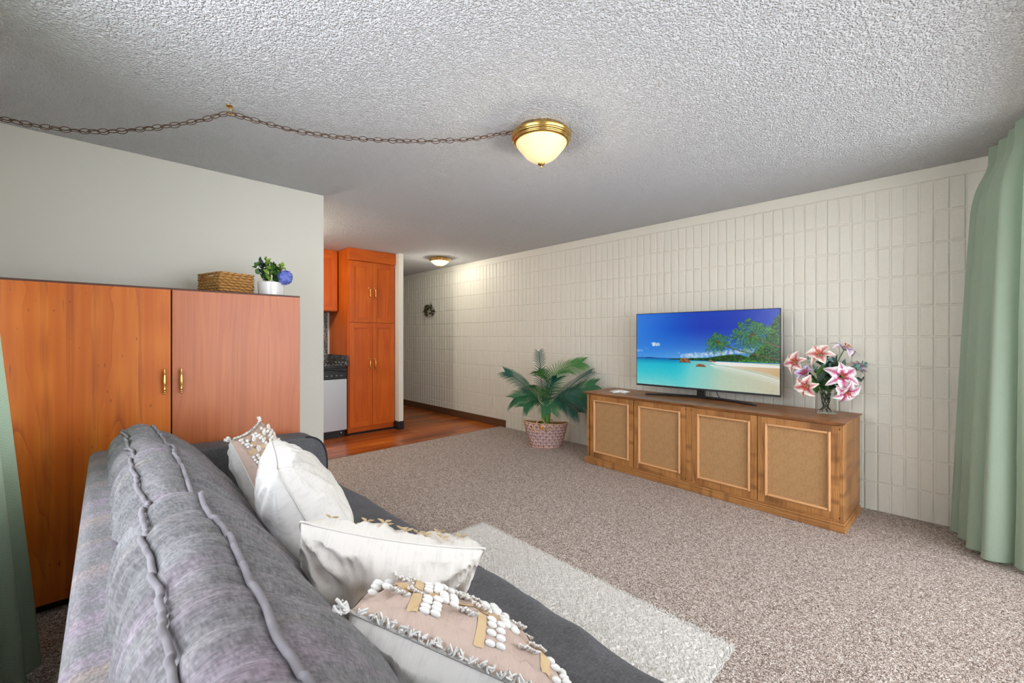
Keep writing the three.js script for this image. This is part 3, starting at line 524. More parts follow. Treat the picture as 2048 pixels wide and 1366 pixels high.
// ---------------------------------------------------------------- television
function beach() {
  const W = 1536, Hh = 880, c = document.createElement('canvas'); c.width = W; c.height = Hh; const x = c.getContext('2d'), R = RNG(23), q = (a, b) => a + (b - a) * R();
  const hor = Hh * .62;
  let g = x.createLinearGradient(0, 0, W * .5, hor); g.addColorStop(0, '#0a62dc'); g.addColorStop(.45, '#0846c8'); g.addColorStop(1, '#0a3cc0'); x.fillStyle = g; x.fillRect(0, 0, W, hor);
  g = x.createLinearGradient(0, hor * .35, 0, hor); g.addColorStop(0, 'rgba(60,150,240,0)'); g.addColorStop(1, 'rgba(110,190,250,.95)'); x.fillStyle = g; x.fillRect(0, 0, W, hor);
  g = x.createRadialGradient(0, Hh * .2, 20, 0, Hh * .2, W * .5); g.addColorStop(0, 'rgba(40,140,245,.8)'); g.addColorStop(1, 'rgba(40,140,245,0)'); x.fillStyle = g; x.fillRect(0, 0, W, hor);
  const puff = (cx, cy, w, h, n, a) => { for (let i = 0; i < n; i++) { const px = cx + q(-.5, .5) * w, py = cy + q(-.5, .5) * h, r = q(.12, .3) * h * 1.4; const k = x.createRadialGradient(px, py, 0, px, py, r); k.addColorStop(0, `rgba(255,255,255,${a})`); k.addColorStop(1, 'rgba(255,255,255,0)'); x.fillStyle = k; x.fillRect(px - r, py - r, r * 2, r * 2); } };
  puff(W * .165, Hh * .43, 90, 36, 60, .5); puff(W * .14, Hh * .425, 50, 40, 20, .5); puff(W * .025, Hh * .52, 80, 26, 30, .4); puff(W * .08, Hh * .48, 40, 12, 12, .3); puff(W * .1, Hh * .505, 24, 10, 10, .25); puff(W * .245, Hh * .51, 20, 8, 8, .25); puff(W * .345, Hh * .545, 16, 18, 10, .35);
  for (let i = 0; i < 14; i++) puff(W * (.39 + i * .034), Hh * (.585 - i * .007), 90, 46, 26, .34);
  // sea
  g = x.createLinearGradient(0, hor, 0, Hh); g.addColorStop(0, '#0a5cae'); g.addColorStop(.06, '#0e8cc8'); g.addColorStop(.2, '#1fc4e0'); g.addColorStop(.5, '#35d3e2'); g.addColorStop(1, '#7fe3e0'); x.fillStyle = g; x.fillRect(0, hor, W, Hh - hor);
  x.fillStyle = '#0f4f9c'; x.fillRect(0, hor - 1, W, 6);
  x.fillStyle = '#0c3d72'; x.beginPath(); x.moveTo(W * .06, hor); x.quadraticCurveTo(W * .09, hor - 12, W * .14, hor - 4); x.lineTo(W * .2, hor); x.fill();
  x.strokeStyle = '#123a78'; x.lineWidth = 2; x.beginPath(); x.moveTo(W * .048, hor - 2); x.lineTo(W * .048, hor - 26); x.moveTo(W * .053, hor - 2); x.lineTo(W * .053, hor - 20); x.stroke();
  // shallow water towards the sand
  g = x.createRadialGradient(W * 1.02, Hh * 1.02, 120, W * 1.02, Hh * 1.02, W * .74); g.addColorStop(0, '#dcd3b4'); g.addColorStop(.45, '#c7dcc4'); g.addColorStop(.8, 'rgba(140,228,222,.75)'); g.addColorStop(1, 'rgba(60,214,226,0)'); x.fillStyle = g; x.fillRect(0, hor + 20, W, Hh);
  for (let i = 0; i < 2600; i++) { const py = hor + 14 + Math.pow(R(), .8) * (Hh - hor), k = (py - hor) / (Hh - hor), px = R() * W; x.strokeStyle = R() < .55 ? `rgba(225,255,252,${.08 + .18 * k})` : `rgba(20,150,180,${.06 + .1 * k})`; x.lineWidth = .6 + 1.6 * k; x.beginPath(); x.moveTo(px, py); x.quadraticCurveTo(px + 10 * k + 4, py - 4 * k, px + 22 * k + 7, py + 2 * k); x.stroke(); }
  // sand
  g = x.createLinearGradient(W * .6, hor + 10, W, Hh * .9); g.addColorStop(0, '#f2ecdf'); g.addColorStop(1, '#d9b27c'); x.fillStyle = g; x.beginPath(); x.moveTo(W * .6, hor + 22); x.bezierCurveTo(W * .75, hor + 20, W * .9, hor + 34, W, hor + 44); x.lineTo(W, Hh * .8); x.bezierCurveTo(W * .93, Hh * .75, W * .86, Hh * .735, W * .76, Hh * .715); x.bezierCurveTo(W * .7, Hh * .70, W * .66, Hh * .665, W * .6, hor + 22); x.fill();
  x.fillStyle = 'rgba(255,255,250,.9)'; x.beginPath(); x.moveTo(W * .57, hor + 20); x.bezierCurveTo(W * .7, hor + 16, W * .86, hor + 24, W, hor + 40); x.lineTo(W, hor + 64); x.bezierCurveTo(W * .86, hor + 60, W * .72, hor + 66, W * .62, hor + 56); x.fill();
  for (let i = 0; i < 4; i++) { x.strokeStyle = `rgba(255,255,255,${.85 - i * .15})`; x.lineWidth = 9 - i * 1.5; x.beginPath(); x.moveTo(W * .57 + i * 14, hor + 60 + i * 12); x.bezierCurveTo(W * .72, hor + 84 + i * 18, W * .86, Hh * .76 + i * 16, W, Hh * .84 + i * 18); x.stroke(); }
  // hills and bush on the right
  const hill = (pts, c1, c2, n) => { x.fillStyle = c1; x.beginPath(); x.moveTo(pts[0][0] * W, hor + 12); pts.forEach(([a, b]) => x.lineTo(a * W, b * Hh)); x.lineTo(pts[pts.length - 1][0] * W, hor + 12); x.fill(); x.save(); x.clip(); const lo = Math.min(...pts.map((p) => p[1])) * Hh; for (let i = 0; i < n; i++) { const px = lerp(pts[0][0], pts[pts.length - 1][0], R()) * W, py = lerp(lo, hor + 12, R()), r = q(2, 9); x.fillStyle = c2[Math.floor(R() * c2.length)]; x.beginPath(); x.arc(px, py, r, 0, 7); x.fill(); } x.restore(); };
  hill([[.27, .622], [.34, .615], [.45, .607], [.55, .598], [.63, .57], [.7, .545], [.76, .545], [.84, .58], [.9, .585], [.96, .59], [1, .6]], '#153d16', ['#1d5a1c', '#0f2f12', '#2d6f22', '#174a18'], 900);
  hill([[.8, .6], [.83, .54], [.86, .5], [.9, .42], [.93, .3], [.955, .18], [.975, .1], [1, .06]], '#123c12', ['#1a5a18', '#0d2e10', '#2f7a1e', '#0a260c', '#3c8c26'], 1500);
  hill([[.72, .625], [.8, .6], [.86, .605], [.93, .61], [1, .62]], '#1a5016', ['#2d7a1e', '#0f3512', '#4a9a2a'], 400);
  // rocks
  const rock = (cx, cy, w, h) => { x.fillStyle = '#8a5436'; x.beginPath(); x.moveTo(cx - w, cy); x.lineTo(cx - w * .8, cy - h * .7); x.lineTo(cx - w * .3, cy - h); x.lineTo(cx + w * .25, cy - h * .92); x.lineTo(cx + w * .7, cy - h * .75); x.lineTo(cx + w, cy); x.fill(); x.save(); x.clip(); for (let i = 0; i < 70; i++) { x.fillStyle = ['#c08458', '#a2663e', '#5a3420', '#d09a6c'][Math.floor(R() * 4)]; x.globalAlpha = .55; x.beginPath(); x.ellipse(cx + q(-1, 1) * w, cy - R() * h, q(3, 12), q(2, 7), q(0, 3), 0, 7); x.fill(); } x.restore(); x.globalAlpha = 1; x.fillStyle = '#3a2418'; x.fillRect(cx - w, cy - 3, w * 2, 4); };
  rock(W * .39, hor + 42, 66, 52); rock(W * .505, hor + 84, 56, 32); rock(W * .575, hor + 22, 22, 20); rock(W * .6, hor + 24, 14, 10);
  // palms
  const palm = (cx, cy, len, n, a0, trunk) => {
    x.strokeStyle = '#6e5238'; x.lineWidth = len * .07; x.beginPath(); x.moveTo(cx, cy); x.quadraticCurveTo(...trunk); x.stroke();
    for (let k = 0; k < n; k++) {
      const a = a0 + k / n * 6.283 + q(-.12, .12), l = len * q(.75, 1.05), ex = cx + Math.cos(a) * l, ey = cy + Math.sin(a) * l * .95 + l * .22, mx = cx + Math.cos(a) * l * .55, my = cy + Math.sin(a) * l * .55 - l * .14;
      for (let s = 0; s <= 1; s += .03) for (const sd of [-1, 1]) { const px = (1 - s) ** 2 * cx + 2 * s * (1 - s) * mx + s * s * ex, py = (1 - s) ** 2 * cy + 2 * s * (1 - s) * my + s * s * ey, tx = 2 * (1 - s) * (mx - cx) + 2 * s * (ex - mx), ty = 2 * (1 - s) * (my - cy) + 2 * s * (ey - my), tl = Math.hypot(tx, ty) + 1e-6, w = len * .2 * Math.sin(Math.pow(s, .7) * 3) + 4; x.strokeStyle = ['#2c7d18', '#4fa024', '#174f10', '#74b83a', '#347f1c', '#123c0c'][Math.floor(R() * 6)]; x.lineWidth = len * .0105; x.beginPath(); x.moveTo(px, py); x.lineTo(px + (tx / tl * .6 - ty / tl * sd * .75) * w, py + (ty / tl * .6 + tx / tl * sd * .75) * w + w * .28); x.stroke(); }
    }
    x.fillStyle = '#5a4a22'; for (let i = 0; i < 7; i++) { x.beginPath(); x.arc(cx + q(-.1, .1) * len, cy + q(-.05, .12) * len, len * .05, 0, 7); x.fill(); }
  };
  palm(W * .62, Hh * .39, 150, 13, .3, [W * .7, Hh * .49, W * 1.02, Hh * .60]);
  palm(W * .84, Hh * .30, 235, 16, .1, [W * .92, Hh * .40, W * 1.02, Hh * .46]);
  const t = new THREE.CanvasTexture(c); t.colorSpace = THREE.SRGBColorSpace; t.magFilter = THREE.LinearFilter; return t;
}
{
  const X = 3.715, z0 = -2.115, z1 = -.905, y0 = .762, y1 = 1.447;
  const t = thing('television', 'wide flat television on an arched stand showing a tropical beach', 'television', [X, CON.h, (z0 + z1) / 2], -Math.PI / 2 + .012);
  const w = z1 - z0, b = y0 - CON.h, h = y1 - y0;                 // local: +z towards the room, +x to the near end
  obj('cabinet', [rbox(-w / 2, w / 2, b, b + h, -.018, .004, .004), rbox(-w * .36, w * .36, b + .03, b + h * .55, -.05, -.016, .012)], M.black, t);
  obj('bezel', [rbox(-w / 2, w / 2, b, b + .017, .001, .0085, .002), rbox(-w / 2, w / 2, b + h - .006, b + h, .001, .0075, .002), rbox(-w / 2, -w / 2 + .006, b + .017, b + h - .006, .001, .0075, .002), rbox(w / 2 - .006, w / 2, b + .017, b + h - .006, .001, .0075, .002)], std({ color: C(58, 58, 62), roughness: .35, metalness: .4 }), t);
  const sc = new THREE.PlaneGeometry(w - .012, h - .023); sc.translate(0, b + .017 + (h - .023) / 2, .0055);
  const bt = beach();
  obj('screen', sc, phy({ color: 0x050505, roughness: .22, emissive: 0xffffff, emissiveMap: bt, emissiveIntensity: 2.9 }), t);
  obj('neck', [rbox(-.035, .035, .012, b + .03, -.03, -.008, .004)], M.black, t);
  const arc = sheet((u, v) => { const s = (u - .5) * 2, zc = -.02 + .115 * s * s, k = v * 6.283, hh = .009 * (1 - .55 * s * s) + .002; return [s * .455, .0125 - .006 * s * s + Math.sin(k) * hh, zc + Math.cos(k) * .024 * (1 - .3 * Math.abs(s) ** 4)]; }, 60, 12);
  obj('arched_stand', [arc, rbox(.44, .468, .001, .008, .082, .112, .002)], std({ color: C(52, 52, 56), roughness: .3, metalness: .5 }), t);
  obj('cable', tube([[.12, b + .02, -.02], [.128, b - .02, -.03], [.14, .02, -.05], [.142, .003, -.08]], .0028, 16, 5), M.black, t);
  const l = new THREE.RectAreaLight(new THREE.Color(.35, .62, .9), .35, w - .02, h - .03); l.position.set(0, b + h / 2, .012); l.rotation.y = Math.PI; l.name = 'screen_glow'; t.add(l);
}

// ---------------------------------------------------------------- lilies in a square glass vase
{
  const cen = V(3.655, CON.h, -.615);
  const vs = thing('glass_vase', 'square clear glass vase at the near end of the sideboard', 'vase', cen.toArray(), .25);
  const sq = (r, y) => [r * Math.SQRT2, y], g = lathe([[0, 0], sq(.054, 0), sq(.056, .004), sq(.056, .168), sq(.053, .17), sq(.050, .168), sq(.050, .012), [0, .012]], 4); g.rotateY(Math.PI / 4);
  const gg = g.toNonIndexed(); gg.computeVertexNormals(); obj('vessel', gg, M.glass, vs);
  const bq = thing('lily_bouquet', 'bouquet of magenta and white silk lilies with eucalyptus in the glass vase', 'flowers', cen.toArray());
  const R = RNG(29), q = (a, b) => a + (b - a) * R();
  const right = V(Math.cos(yaw), 0, Math.sin(yaw)), up = V(0, 1, 0), toCam = V(-cen.x, 0, -cen.z).normalize();
  const P = (a, b, d) => right.clone().multiplyScalar(a * 1.12).addScaledVector(up, b * 1.03 + .03).addScaledVector(toCam, d * 1.1);       // offsets from the vase base: across, up, towards the room
  const heart = P(0, .13, 0);
  function lily(p, dir, size0, core, edge, open = 1) {
    const size = size0 * 1.22;
    const f = new THREE.Group(); f.name = 'lily'; bq.add(f); f.position.copy(p); f.quaternion.setFromUnitVectors(V(0, 1, 0), dir.clone().normalize());
    for (let k = 0; k < 6; k++) {
      const wide = k % 2 ? .34 : .25, a = k * Math.PI / 3 + q(-.08, .08), curl = q(.75, 1.15) * open;
      const pg = sheet((u, v) => { const s = (u - .5) * 2, w = Math.pow(Math.sin(Math.pow(v, .75) * Math.PI * .97 + .03), .85) * wide * size * (1 + .08 * Math.sin(v * 19 + k)), r = size * (.1 + v * .92 * Math.sin(.35 + curl * v * .62)), y = size * (v * .62 * Math.cos(curl * v * 1.45) + .02) - Math.abs(s) * -.1 * w; return [s * w, y + s * s * w * .22, r]; }, 8, 16, 1, 1, (u, v) => { const s = Math.abs(u - .5) * 2, k2 = smooth(.2, .85, s * .85 + v * .42 + q(-.05, .05)); const c = mix3(core, edge, k2); return mix3(c, [.16, .28, .04], smooth(.16, 0, v)).map((x) => x); });
      pg.rotateY(a); obj('petal', pg, M.petal, f);
    }
    const st = []; for (let k = 0; k < 7; k++) { const a = k * .9 + .2, r = size * q(.1, .2), h = size * q(.34, .48); st.push(tube([[0, 0, 0], [Math.cos(a) * r * .5, h * .6, Math.sin(a) * r * .5], [Math.cos(a) * r, h, Math.sin(a) * r]], .0014, 8, 4), at(new THREE.SphereGeometry(.0045, 6, 5), Math.cos(a) * r, h, Math.sin(a) * r, 0, 0, 0)); }
    obj('stamens', st, M.stamen, f);
    const s0 = heart.clone().add(V(q(-.02, .02), -.08, q(-.02, .02))); stems.push(tube([s0, heart.clone().lerp(p, .45).add(V(0, .012, 0)), p], .003, 16, 5));
  }
  const stems = [], mag = [.42, .015, .13], pink = [.55, .12, .12], white = [.86, .8, .82], cream = [.84, .74, .66], lil = [.55, .3, .62];
  lily(P(.112, .398, .02), P(.45, .7, .35), .088, lil, white, 1.25);
  lily(P(-.035, .365, .06), P(-.25, .6, .75), .085, pink, cream, 1.05);
  lily(P(-.185, .315, .03), P(-.75, .35, .6), .078, [.5, .06, .12], cream, 1.1);
  lily(P(-.12, .235, .09), P(-.5, .7, .3), .07, [.45, .08, .4], [.75, .74, .9], .55);
  lily(P(-.115, .165, .11), P(-.55, -.25, .75), .078, [.5, .05, .1], cream, 1.0);
  lily(P(.095, .225, .12), P(.3, .25, .9), .098, mag, white, 1.2);
  lily(P(.115, .135, .125), P(.35, -.45, .8), .09, [.5, .02, .16], white, 1.1);
  lily(P(.2, .27, -.05), P(.8, .5, .0), .06, lil, white, .8);
  obj('stem', stems, M.leaf, bq);
  for (let k = 0; k < 28; k++) {                                                   // broad lily leaves in the middle
    const a = q(-2.6, 2.6), o = P(Math.sin(a) * q(.02, .1), q(.09, .27), q(-.04, .09)), lf = leafGeo(q(.09, .14), q(.014, .024), q(-.02, .03), 8);
    at(lf, o.x, o.y, o.z, q(-.7, .7), a, q(-.8, .8)); obj('leaf', lf, k % 3 ? M.leafDark : M.leaf, bq);
  }
  const stemsIn = []; for (let k = 0; k < 14; k++) { const a = k * .9; stemsIn.push(tube([[Math.cos(a) * .034, .016, Math.sin(a) * .034], [Math.cos(a + 2) * .02, .07, Math.sin(a + 2) * .02], [Math.cos(a + 3) * .03, .14, Math.sin(a + 3) * .03]], .0032, 10, 5)); } obj('cut_stems', stemsIn, M.leafDark, bq);
  for (let k = 0; k < 15; k++) {                                                   // eucalyptus sprays
    const side = k < 7 ? 1 : -1, e = k < 7 ? P(q(.17, .27), q(.16, .33), q(-.06, .08)) : P(q(-.13, .05), q(.26, .38), q(-.08, .02)), s0 = heart.clone(), g = [], mid = s0.clone().lerp(e, .5).add(V(0, .03, 0)), cv = new THREE.CatmullRomCurve3([s0, mid, e]); g.push(new THREE.TubeGeometry(cv, 12, .0014, 4));
    for (let j = 0; j < 12; j++) { const p = cv.getPoint(.3 + .7 * j / 11), d = new THREE.CircleGeometry(q(.009, .014), 8); at(d, p.x + q(-.008, .008), p.y + q(-.008, .008), p.z + q(-.008, .008), q(-1, 1), q(-3, 3), q(-1, 1)); g.push(d); }
    obj('eucalyptus_spray', g, k % 4 === 3 ? M.leafDark : M.euca, bq);
  }
}

// ---------------------------------------------------------------- palm in a scallop print tote
{
  const cen = V(3.56, 0, -3.16), right = V(Math.cos(yaw), 0, Math.sin(yaw)), toCam = V(-cen.x, 0, -cen.z).normalize();
  const tt = thing('tote_basket', 'oval tote basket with pink scallop pattern holding the palm', 'basket', cen.toArray(), -yaw);      // local x: across the view
  const wall = (ins, y0 = 0) => (u, v) => {
    const a = u * 6.28318, ca = Math.cos(a), sa = Math.sin(a), pinch = Math.pow(Math.abs(ca), .9) * Math.sign(ca), k = Math.pow(v, .85);
    const ax = lerp(.172, .252, k) - ins, az = lerp(.105, .128, k) - ins, rim = .262 + .018 * Math.pow(Math.abs(ca), 3) + .012 * ca * -1 + .008 * sa;
    return [pinch * ax, y0 + v * (rim - y0), Math.pow(Math.abs(sa), .9) * Math.sign(sa) * az * (1 + .04 * Math.sin(a * 3))];
  };
  const shell = sheet((u, v) => { const p = wall(0)(u, v), n = .003 * s3(p[0] * 14, p[1] * 14, p[2] * 14); return [p[0] * (1 + n * 4), p[1], p[2] * (1 + n * 4)]; }, 96, 20, 1, 1, null, true);
  obj('shell', shell, M.scales, tt);
  obj('lining', sheet(wall(.008, .006), 72, 10, 1, 1, null, true), M.totelining, tt);
  const base = []; for (let i = 0; i < 48; i++) { const p = wall(0)(i / 48, 0); base.push(new THREE.Vector2(p[0], p[2])); }
  obj('base', at(new THREE.ExtrudeGeometry(new THREE.Shape(base), { depth: .006, bevelEnabled: false }), 0, .0065, 0, Math.PI / 2), M.totelining, tt);
  const rimp = []; for (let i = 0; i < 60; i++) { const p = wall(.004)(i / 60, 1); rimp.push(V(...p)); }
  obj('rim', tube(rimp, .006, 120, 6, true), M.rim, tt);
  const fr = (x, y, z) => V(x, y, z);
  obj('strap', tube([fr(-.12, .255, .128), fr(-.1, .30, .12), fr(-.05, .31, .06), fr(-.02, .285, .1), fr(.0, .25, .128)], .006, 30, 6), M.rim, tt);
  obj('strap', tube([fr(.06, .27, -.11), fr(.075, .295, -.02), fr(.06, .27, .12)], .005, 20, 6), M.rim, tt);
  const am = obj('pendant', new THREE.SphereGeometry(.02, 16, 12).scale(1, 1.15, .4), M.amber, tt); am.position.set(-.055, .238, .136);
  for (const [x, y] of [[-.14, .235], [-.125, .215], [-.0, .225], [.015, .205], [.03, .222], [-.08, .2]]) obj('shell_charm', at(new THREE.TorusGeometry(.011, .0045, 6, 12), x, y, .137, .1, 0, 0), M.rim, tt);

  const pl = thing('potted_palm', 'artificial palm plant with arching dark green fronds beside the sideboard', 'palm', cen.toArray());
  const P = (a, b, d) => right.clone().multiplyScalar(a).addScaledVector(V(0, 1, 0), b).addScaledVector(toCam, d);
  for (const [a, d, r, lean] of [[-.022, .01, .02, -.01], [.012, .025, .021, .0], [.03, -.01, .019, .012]]) obj('stalk', tube([P(a * 1.6, .012, d), P(a, .22, d), P(a + lean, .44, d * .6)], r, 16, 10), M.palmStem, pl);
  obj('soil', at(new THREE.CylinderGeometry(.09, .09, .02, 24), 0, .20, 0), M.dark, pl);
  const R = RNG(37), q = (a, b) => a + (b - a) * R();
  function frond(o, mid, tip, leafL, mat, twist = 0, n = 40) {
    const cv = new THREE.CatmullRomCurve3([o, o.clone().lerp(mid, .5).add(V(0, .01, 0)), mid, mid.clone().lerp(tip, .55).add(V(0, .015, 0)), tip]), g = [new THREE.TubeGeometry(cv, 30, .0042, 5)];
    for (let i = 0; i < n; i++) for (const s of [-1, 1]) {
      const f = .16 + .84 * (i + (s > 0 ? .5 : 0)) / n, p = cv.getPoint(Math.min(f, 1)), t = cv.getTangent(Math.min(f, 1)), side = t.clone().cross(V(0, 1, 0)).normalize().multiplyScalar(s).applyAxisAngle(t, twist), l = leafL * (.42 + .62 * Math.sin(Math.pow(f, .8) * 2.75)) * q(.88, 1.1), w = .0048 + leafL * .01;
      const d1 = side.clone().multiplyScalar(.8).addScaledVector(t, .52 + .35 * f).add(V(0, .22, 0)).normalize(), nrm = d1.clone().cross(t).normalize(), wd = d1.clone().cross(nrm).normalize();
      const pts = []; for (let k = 0; k <= 4; k++) { const a = k / 4, c = p.clone().addScaledVector(d1, l * a).add(V(0, -l * .3 * a * a, 0)), hw = w * (1 - Math.pow(a, 1.7)) * (.55 + a * .9) * .9 + .0004; pts.push([c.clone().addScaledVector(wd, hw), c.clone().addScaledVector(nrm, .0025 * (1 - a)), c.clone().addScaledVector(wd, -hw)]); }
      g.push(clean(sheet((u, v) => pts[Math.round(v * 4)][Math.round(u * 2)].toArray(), 2, 4)));
    }
    return obj('frond', g, mat, pl);
  }
  const O = P(0, .43, 0);
  const F = (a, m, t, L, mat, tw, n) => frond(O.clone().add(P(a, q(-.02, .02), q(-.02, .02))), P(...m), P(...t), L, mat, tw, n);
  F(-.02, [-.22, .68, .06], [-.45, .84, .05], .17, M.palm2, -.75, 34);
  F(-.01, [-.05, .72, -.10], [-.075, 1.06, -.12], .15, M.palm2, -.9, 24);
  F(.01, [.13, .82, -.05], [.41, .94, .05], .21, M.palm3, .8, 36);
  F(.02, [.24, .65, .05], [.50, .85, .16], .15, M.palm2, .6, 28);
  F(.02, [.28, .60, .16], [.52, .72, .28], .21, M.palm, .85, 38);
  F(.02, [.25, .60, .20], [.46, .55, .30], .2, M.palm2, .9, 38);
  F(-.02, [-.17, .58, .12], [-.35, .55, .1], .2, M.palm, -.7, 30);
  F(0, [-.06, .62, .16], [-.18, .70, .24], .19, M.palm3, .2, 26);
  F(0, [.05, .66, .14], [.12, .78, .2], .18, M.palm2, -.2, 26);
  F(0, [.02, .56, .18], [.05, .44, .34], .17, M.palm, 0, 24);
  F(0, [-.11, .54, .14], [-.24, .48, .22], .17, M.palm, -.5, 26);
  F(0, [.02, .75, .02], [-.08, .85, .1], .16, M.palm3, .6, 24);
  F(0, [.15, .52, .16], [.34, .42, .26], .17, M.palm2, .7, 28);
}

// ---------------------------------------------------------------- sofa
const SOFA = { zf: -2.655, zn: .02, xb: -.05, xf: .925, seat: .45 };
{
  const t = thing('sofa', 'long charcoal grey sofa with two overstuffed corded back cushions seen from behind', 'sofa', [0, 0, 0]);
  const S = SOFA;
  obj('base', rbox(S.xb + .03, S.xf - .03, .03, .30, S.zf + .03, S.zn - .03, .02, 'y'), M.seat, t);
  for (const x of [S.xb + .08, S.xf - .1]) for (const z of [S.zf + .1, S.zn - .1]) obj('foot', box(x - .03, x + .03, 0, .035, z - .03, z + .03), M.dark, t);
  // back panel: rounded slab
  obj('back_panel', rbox(S.xb, .035, .05, .752, S.zf + .2, S.zn - .18, .028, 'z', 0, 0, 4), M.sofa, t);
  // seat cushion: crowned top, rounded front
  const sx0 = .25, sx1 = S.xf, sz0 = S.zf + .165, sz1 = S.zn - .15;
  const seat = sheet((u, v) => {
    const th = u * 6.28318, c = Math.cos(th), s = Math.sin(th), p = 5, rr_ = 1 / Math.pow(Math.pow(Math.abs(c), p) + Math.pow(Math.abs(s), p), 1 / p), w = (v - .5) * 2, e = Math.pow(1 - Math.pow(Math.abs(w), 30), 1 / 12);
    const X = (sx0 + sx1) / 2 + c * rr_ * (sx1 - sx0) / 2 * (.93 + .07 * e), Y = .375 + s * rr_ * .082 * e, Z = lerp(sz0, sz1, v);
    const wr = .004 * s3(X * 3, Y * 3, Z * 2.5) + .0025 * s3(X * 9, 0, Z * 7);
    return [X + wr + .012 * Math.sin(v * 3.1416) * (c > 0 ? c : 0), Y + wr * (s > 0 ? 1.4 : 0) - .012 * smooth(.55, .25, X) * (s > 0 ? 1 : 0), Z];
  }, 72, 120, 1.5, 2.4, null, true);
  obj('seat_cushion', seat, M.seat, t);
  // arms: rounded top, piped front
  for (const [z0, z1] of [[S.zf, S.zf + .17], [S.zn - .15, S.zn]]) {
    const sh = new THREE.Shape(); sh.moveTo(S.xb + .02, .05); sh.lineTo(.885, .05); sh.lineTo(.905, .50); sh.quadraticCurveTo(.9, .645, .80, .652); sh.lineTo(.1, .68); sh.quadraticCurveTo(S.xb + .02, .68, S.xb + .02, .6); sh.lineTo(S.xb + .02, .05);
    const g = new THREE.ExtrudeGeometry(sh, { depth: z1 - z0 - .03, bevelEnabled: true, bevelSize: .015, bevelThickness: .015, bevelSegments: 4, curveSegments: 14 }); g.translate(0, 0, z0 + .015);
    const arm = obj('arm', muv(g, 'y'), M.seat, t);
    const edge = []; for (let i = 0; i <= 16; i++) { const p = i / 16; edge.push(p < .35 ? [.905 + .012, lerp(.05, .50, p / .35), z1 - .004] : (() => { const q = (p - .35) / .65, a = [(1 - q) ** 2 * .917 + 2 * q * (1 - q) * .915 + q * q * .80, (1 - q) ** 2 * .5 + 2 * q * (1 - q) * .66 + q * q * .666]; return [a[0], a[1], z1 - .004]; })()); }
    obj('piping', tube(edge, .005, 60, 6), M.pipingDark, arm);
  }
  // back cushions
  const prof = new THREE.CatmullRomCurve3([[.03, .47], [.005, .58], [.0, .68], [.006, .77], [.022, .832], [.052, .868], [.10, .884], [.152, .868], [.215, .822], [.285, .745], [.345, .655], [.392, .56], [.41, .49], [.33, .45], [.15, .448]].map(([x, y]) => V(x, y, 0)), true, 'centripetal');
  const NP = 120, PP = prof.getSpacedPoints(NP), cx = .19, cy = .66;
  const near = (x, y) => { let b = 0, d = 9; PP.forEach((p, i) => { const e = Math.hypot(p.x - x, p.y - y); if (e < d) { d = e; b = i; } }); return b / NP; };
  const sR = near(.052, .868), sF = near(.152, .868);
  const cushion = (z0, z1, seed, lift) => {
    const surf = (u, v, extra = 0) => {
      const p = PP[Math.round(u * NP) % NP] || PP[0], f = u * NP, i0 = Math.floor(f) % NP, a = PP[i0], b = PP[(i0 + 1) % NP], k = f - Math.floor(f), x = lerp(a.x, b.x, k), y = lerp(a.y, b.y, k);
      const w = (v - .5) * 2, e = Math.pow(1 - Math.pow(Math.abs(w), 6), 1 / 2.4);
      const z = lerp(z0, z1, v), dr = Math.min(Math.abs(u - sR), Math.abs(u - sF)), between = u > Math.min(sR, sF) && u < Math.max(sR, sF), topish = smooth(.6, .85, y);
      let n = .007 * s3(x * 3 + seed, y * 3, z * 14) + .005 * s3(x * 4, y * 4 + seed, z * 34) + .010 * s3(x * 2, seed, z * 5.0);
      n *= .35 + .85 * topish; n -= .0045 * Math.exp(-dr * dr * 5200); n += between ? .006 : 0; n += extra;
      const dx = x - cx, dy = y - cy, L = Math.hypot(dx, dy), sag = .01 * Math.sin(z * 4 + seed);
      const sc = lerp(.55, 1, e);
      return [cx + dx * sc + dx / L * n + .006 * s3(seed, z * 2.2, 3), cy - .02 + (dy + .02) * (dy > 0 ? lerp(.66, 1, e) : 1) + dy / L * n + lift * topish + sag * topish, lerp((z0 + z1) / 2, z, .985 + .015 * e)];
    };
    const c = obj('back_cushion', sheet((u, v) => surf(u, v), NP, 170, 1.15, 1.25, null, true), M.sofa, t);
    for (const [s, ph] of [[sR, 0], [sF, 2]]) { const pts = []; for (let i = 0; i <= 90; i++) { const v = .005 + .99 * i / 90, zz = lerp(z0, z1, v); pts.push(V(...surf(clamp(s + .005 * s3(zz * 4, seed, ph) + .0016 * s3(zz * 12, seed, ph)), v, .0065))); } obj('piping', tube(pts, .0048, 300, 8), M.piping, c); }
  };
  cushion(-2.42, -1.225, 1.3, -.016); cushion(-1.205, -.06, 5.7, .006);
}

